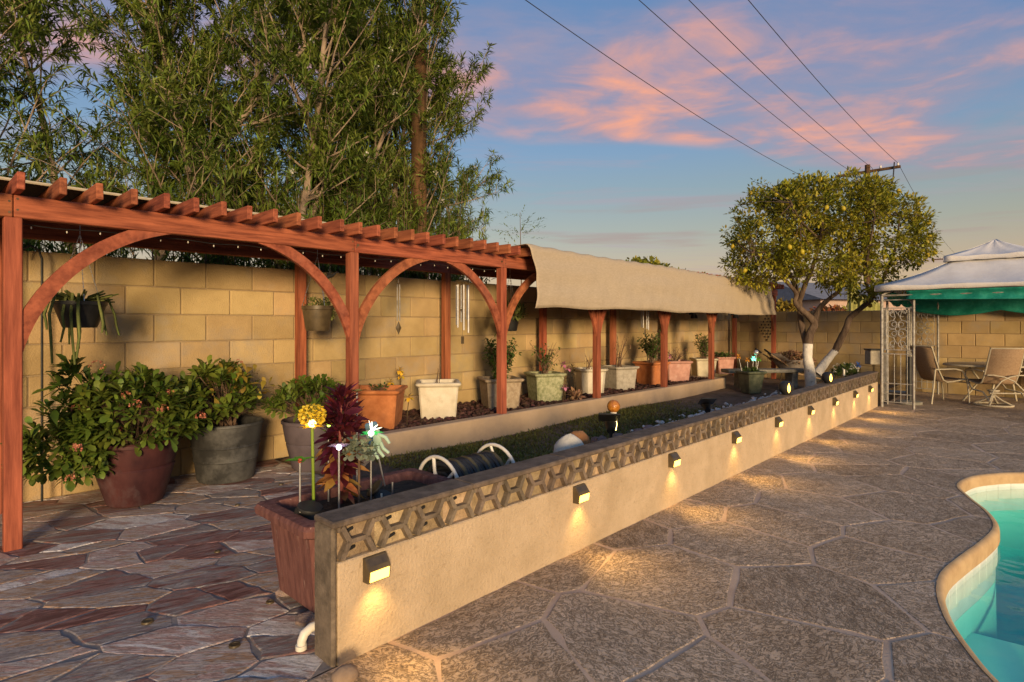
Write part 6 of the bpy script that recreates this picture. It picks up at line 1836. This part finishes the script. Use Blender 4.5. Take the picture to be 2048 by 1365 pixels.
# ------------------------------------------------------------------ garden furniture in the gazebo
def slung(pts, w, name, m, t, M):
    """sling: strip following pts (x,z) of width w"""
    n = len(pts); vs = []
    for x, z in pts: vs += [(x, -w / 2, z), (x, w / 2, z)]
    mb = MB().add(vs, [(2 * i, 2 * i + 2, 2 * i + 3, 2 * i + 1) for i in range(n - 1)])
    mb.xf(M); o = mb.build(name, m, t, smooth=60); s = o.modifiers.new('thick', 'SOLIDIFY'); s.thickness = .008
def chair(label, pos, rz, kind):
    t = thing('patio_chair', label, 'chair', (*pos, .008), rz, 'sling chairs under the gazebo'); I = Matrix.Identity(4)
    fr = lambda p, r, nm: MB().tube(p, r, 8).build(nm, MT['frame'], t, smooth=60)
    # x forward, seat at .42
    side = [(-.34, 1.02), (-.27, .80), (-.20, .58), (-.13, .43), (-.06, .39), (.05, .40), (.28, .44), (.33, .43)]
    for s in (-1, 1): fr([(x, s * .27, z) for x, z in side], .014, 'side_rail')
    fr([(-.34, -.27, 1.02), (-.34, .27, 1.02)], .013, 'top_rail'); fr([(.33, -.27, .43), (.33, .27, .43)], .012, 'front_rail')
    slung(side, .52, 'sling', MT['sling'], t, I)
    if kind == 'swivel':
        for s in (-1, 1):
            fr([(-.22, s * .30, .62), (-.02, s * .32, .64), (.20, s * .32, .62), (.26, s * .30, .50), (.22, s * .28, .36)], .013, 'arm')
        for s in (-1, 1):
            fr([(-.36, s * .30, .12), (-.36, s * .24, .30), (-.34, s * .10, .46), (-.32, s * -.04, .53), (-.30, s * -.2, .56), (-.30, s * -.3, .56)], .012, 'rear_arch')
            fr([(-.36, s * .30, .12), (-.2, s * .30, .26), (.1, s * .28, .28), (.24, s * .27, .42)], .014, 'lower_rail')
        fr([(-.30, -.27, .25), (-.30, .27, .25)], .013, 'cross_bar')
        rg_ = [(.27 * math.cos(a), .27 * math.sin(a), .018) for a in np.linspace(0, 2 * math.pi, 25)]
        fr(rg_, .017, 'base_ring')
        for k in range(4):
            a = k * math.pi / 2 + .78
            fr([(.27 * math.cos(a), .27 * math.sin(a), .02), (.12 * math.cos(a), .12 * math.sin(a), .10), (0, 0, .2)], .015, 'base_leg')
        MB().lathe([(0, .14), (.03, .14), (.035, .2), (.09, .26), (.09, .28), (0, .28)], 14).build('pivot', MT['frame'], t, smooth=40)
    else:
        for s in (-1, 1):
            fr([(-.30, s * .30, .62), (.05, s * .32, .63), (.18, s * .32, .60), (.28, s * .31, .46), (.32, s * .30, .2), (.33, s * .30, 0)], .014, 'arm_leg')
            fr([(-.30, s * .30, .62), (-.32, s * .29, .3), (-.36, s * .29, .0)], .014, 'rear_leg')
        fr([(.30, -.28, .38), (.30, .28, .38)], .012, 'stretcher')
    return t
cam_fwd = math.atan2(SA, CA)
pc = W(1985, 815)
chair('swivel sling chair seen from behind in the middle of the gazebo', (pc.x + .2, pc.y), cam_fwd + R(-6), 'swivel')
pc = W(1880, 808)
chair('sling armchair seen from the side at the left of the gazebo', (pc.x + .25, pc.y + .05), cam_fwd - R(88), 'arm')
pc = W(2190, 818)
chair('swivel sling chair at the right edge of the picture', (pc.x + .1, pc.y), cam_fwd + R(40), 'swivel')
t = thing('patio_table', 'oval stone topped patio table under the gazebo', 'table', (13.75, .62, .008), cam_fwd - R(90))
n = 36
mb = MB(); mb.prism([(1.0 * math.cos(2 * math.pi * k / n), .58 * math.sin(2 * math.pi * k / n)) for k in range(n)], .68, .71); mb.build('top', MT['tabletop'], t, smooth=40)
MB().tube([(1.0 * math.cos(2 * math.pi * k / n), .58 * math.sin(2 * math.pi * k / n), .695) for k in range(n + 1)], .018, 8).build('rim', MT['frame'], t, smooth=60)
for sx in (-1, 1):
    for sy in (-1, 1):
        MB().tube([(sx * .45, sy * .25, .68), (sx * .3, sy * .16, .4), (sx * .5, sy * .3, .0)], .018, 8).build('leg', MT['frame'], t, smooth=60)
t = thing('parasol_stand', 'dark post and bag standing behind the gazebo panel', 'stand', (12.45, 1.85, .008))
MB().tube([(0, 0, 0), (0, 0, .85)], .055, 10).build('bag', MT['black'], t, smooth=60); MB().lathe([(0, 0), (.2, 0), (.2, .05), (.06, .07), (0, .07)], 20).build('base', MT['concrete'], t, smooth=40)

# ------------------------------------------------------------------ beyond the walls
def utility_pole(label, base, h, r, arm=2.4, arm_z=None, ang=90.0):
    t = thing('utility_pole', label, 'utility pole', base, 0, 'utility poles along the alley')
    MB().tube([(0, 0, 0), (0, 0, h * .5), (0, 0, h)], [r, r * .88, r * .75], 14).build('pole', MT['pole'], t, smooth=60)
    if arm:
        az = arm_z or h - .35
        M3 = Matrix.Rotation(R(ang), 3, 'Z')
        ca = MB().box((0, 0, az), (arm, .12, .13), .01, M3).build('crossarm', MT['pole'], t)
        for s in (-.46, -.2, .2, .46):
            c = M3 @ Vector((arm * s, 0, 0)); MB().lathe([(0, 0), (.035, 0), (.06, .05), (.045, .09), (.05, .13), (0, .15)], 10, (c.x, c.y, az + .065)).build('insulator', MT['white_pl'], ca, smooth=40)
        for s in (-1, 1):
            c = M3 @ Vector((s * .55, 0, 0)); MB().tube([(c.x, c.y, az - .03), (0, 0, az - .6)], .02, 5).build('strut', MT['wire'], t)
    return t
PD = 30.0
pb = WD(1735, 340, PD); ph = pb.z + .25
far_p = utility_pole('wooden utility pole with crossarm rising behind the lemon tree', (pb.x, pb.y, 0), ph, .17, 2.9, ph - .35, 90)
near_p = utility_pole('dark utility pole rising through the oleanders', (5.45, 7.05, 0), 10.6, .13, 2.9, 10.3, 90)
pf = WD(1895, 518, 75); utility_pole('distant utility pole beside the gazebo peak', (pf.x, pf.y, 0), pf.z + .2, .2, 3.4, pf.z, 90)
MB().tube([(-.1, -1.2, ph - .1), (-.15, -1.15, ph - 1.0), (-.2, -.9, ph - 1.6), (-.1, -.4, ph - 2.0)], .03, 6).build('cable_drop', MT['wire'], far_p)
for pp, zz in ((far_p, 9.0), (near_p, 9.55)):
    MB().box((0, 1.1, zz - .1), (.1, 2.4, .11), .01).build('side_arm', MT['pole'], pp)
    MB().lathe([(0, 0), (.035, 0), (.06, .05), (.045, .09), (.05, .13), (0, .15)], 10, (0, 2.2, zz - .05)).build('insulator', MT['white_pl'], pp, smooth=40)
WIRES = [(-.46 * 2.9, ph - .15, 10.5, 'rightmost power line crossing the sky'), (-.06 * 2.9, ph - .15, 10.5, 'third power line from the left in the sky'),
         (.28 * 2.9, ph - .15, 10.5, 'second power line from the left in the sky'), (2.2, 9.05, 9.6, 'leftmost and lowest power line crossing the sky above the pergola')]
for oy, za, zb, lbl in WIRES:
    a = Vector((pb.x, pb.y + oy, za)); b = Vector((5.45, 7.05 + oy, zb))
    e = b + (b - a) * 0.8
    pts = []
    for i in range(25):
        u = i / 24; q = a.lerp(b, u); q.z -= .45 * 4 * u * (1 - u); pts.append(q)
    for i in range(1, 9):
        u = i / 8; q = b.lerp(e, u); q.z -= .4 * 4 * u * (1 - u); pts.append(q)
    pts2 = [Vector((pf.x, pf.y + oy, pf.z + .1)).lerp(a, u) - Vector((0, 0, .8 * 4 * u * (1 - u))) for u in np.linspace(0, 1, 12)]
    o = MB().tube(pts2[:-1] + pts, .011, 5).build('power_line', MT['wire'], smooth=60, at=tuple(a)); tag(o, lbl, 'power line', 'power lines')
# far trees and a neighbouring house
def far_tree(label, px, py, d, rx, rz, seed, m, n=2600):
    c = WD(px, py, d); c.z -= rz * .95
    t = thing('tree', label, 'tree', (c.x, c.y, 0), 0, 'trees beyond the end wall'); rg = random.Random(seed)
    MB().tube([(0, 0, 0), (0, 0, c.z)], [.16, .08], 7).build('trunk', MT['bark'], t)
    lf = Leafer()
    for i in range(n):
        dv = rdir(rg, -.6, 1); r = rg.uniform(.4, 1) ** .5 * (1 + .12 * math.sin(dv.x * 7 + dv.y * 5))
        lf.add((dv.x * rx * r, dv.y * rx * r, c.z + dv.z * rz * r), rdir(rg), rg.uniform(.14, .24), .10)
    lf.build('crown', m, t, OVATE, .2, seed)
far_tree('golden lit round tree top showing above the shade cloth', 1280, 520, 22, 1.3, .85, 3, MT['cit_leaf'])
far_tree('flat low tree top just right of the golden one', 1345, 546, 26, 1.5, .4, 4, MT['cit_leaf'], 1500)
far_tree('yellowish bush behind the end wall at the pergola end', 1568, 605, 20, .5, .5, 5, MT['yel_leaf'], 700)
far_tree('reddish bush above the end wall between the lemon trunks', 1655, 616, 22, .6, .3, 6, MT['red_leaf'], 600)
far_tree('olive bush above the end wall right of the lemon trunk', 1688, 618, 22, .45, .28, 7, MT['cit_leaf'], 500)
c = WD(1675, 600, 27)
t = thing('house', 'grey roofed neighbouring house glimpsed behind the lemon tree', 'house', (c.x, c.y, 0), R(-30))
MB().box((0, 0, 1.25), (7, 5, 2.5)).build('wall', mat('pink_stucco', (.42, .3, .26), (.5, .37, .32), 3, .9), t)
MB().prism([(-2.9, 2.45), (2.9, 2.45), (0, 3.35)], -3.8, 3.8, 'x').build('roof', mat('grey_roof', (.15, .16, .19), (.21, .22, .26), 6, .9), t)
MB().box((-1.5, -2.52, 1.4), (1.1, .05, 1.1)).build('window', MT['black'], t)
cg = mat('columnar_cactus', (.20, .20, .05), (.32, .30, .09), 9, .8, .3, 40)
for k, (px, top) in enumerate(((1704, 545), (1722, 590), (1733, 595), (1743, 600), (1752, 604))):
    c = WD(px, top, 17.5)
    n = 14; mb = MB(); prof = [(.13, 0), (.14, c.z * .5), (.135, c.z - .12), (.09, c.z - .03), (0.01, c.z)]
    mb.lathe(prof, n); mb.v = [(x * (1.0 if i % 2 else .8), y * (1.0 if i % 2 else .8), z) for i, (x, y, z) in enumerate(mb.v)]
    o = mb.build('columnar_cactus', cg, at=None); o.location = (c.x, c.y, 0)
    tag(o, ['tallest yellow green columnar cactus behind the lemon tree', 'columnar cactus second from the left behind the end wall', 'middle columnar cactus behind the end wall', 'columnar cactus fourth from the left behind the end wall', 'columnar cactus nearest the gazebo behind the end wall'][k], 'cactus', 'columnar cacti behind the end wall')
mb = MB(); n = 60; vs = []; fs = []
rg = random.Random(2)
for i in range(n + 1):
    a = -1.2 + 2.6 * i / n
    r = 700; h = 16 + 10 * math.sin(i * .35) + 6 * math.sin(i * .9 + 1) + rg.uniform(-2, 2)
    vs += [(r * math.cos(a), r * math.sin(a), -1), (r * math.cos(a), r * math.sin(a), max(4, h))]
    vs += [((r + 120) * math.cos(a), (r + 120) * math.sin(a), -1)]
for i in range(n): fs += [(3 * i, 3 * i + 3, 3 * i + 4, 3 * i + 1), (3 * i + 1, 3 * i + 4, 3 * i + 5, 3 * i + 2)]
tag(MB().add(vs, fs).build('hills', mat('distant_hills', (.25, .2, .2), (.33, .26, .25), .02, .95)), kind='structure')
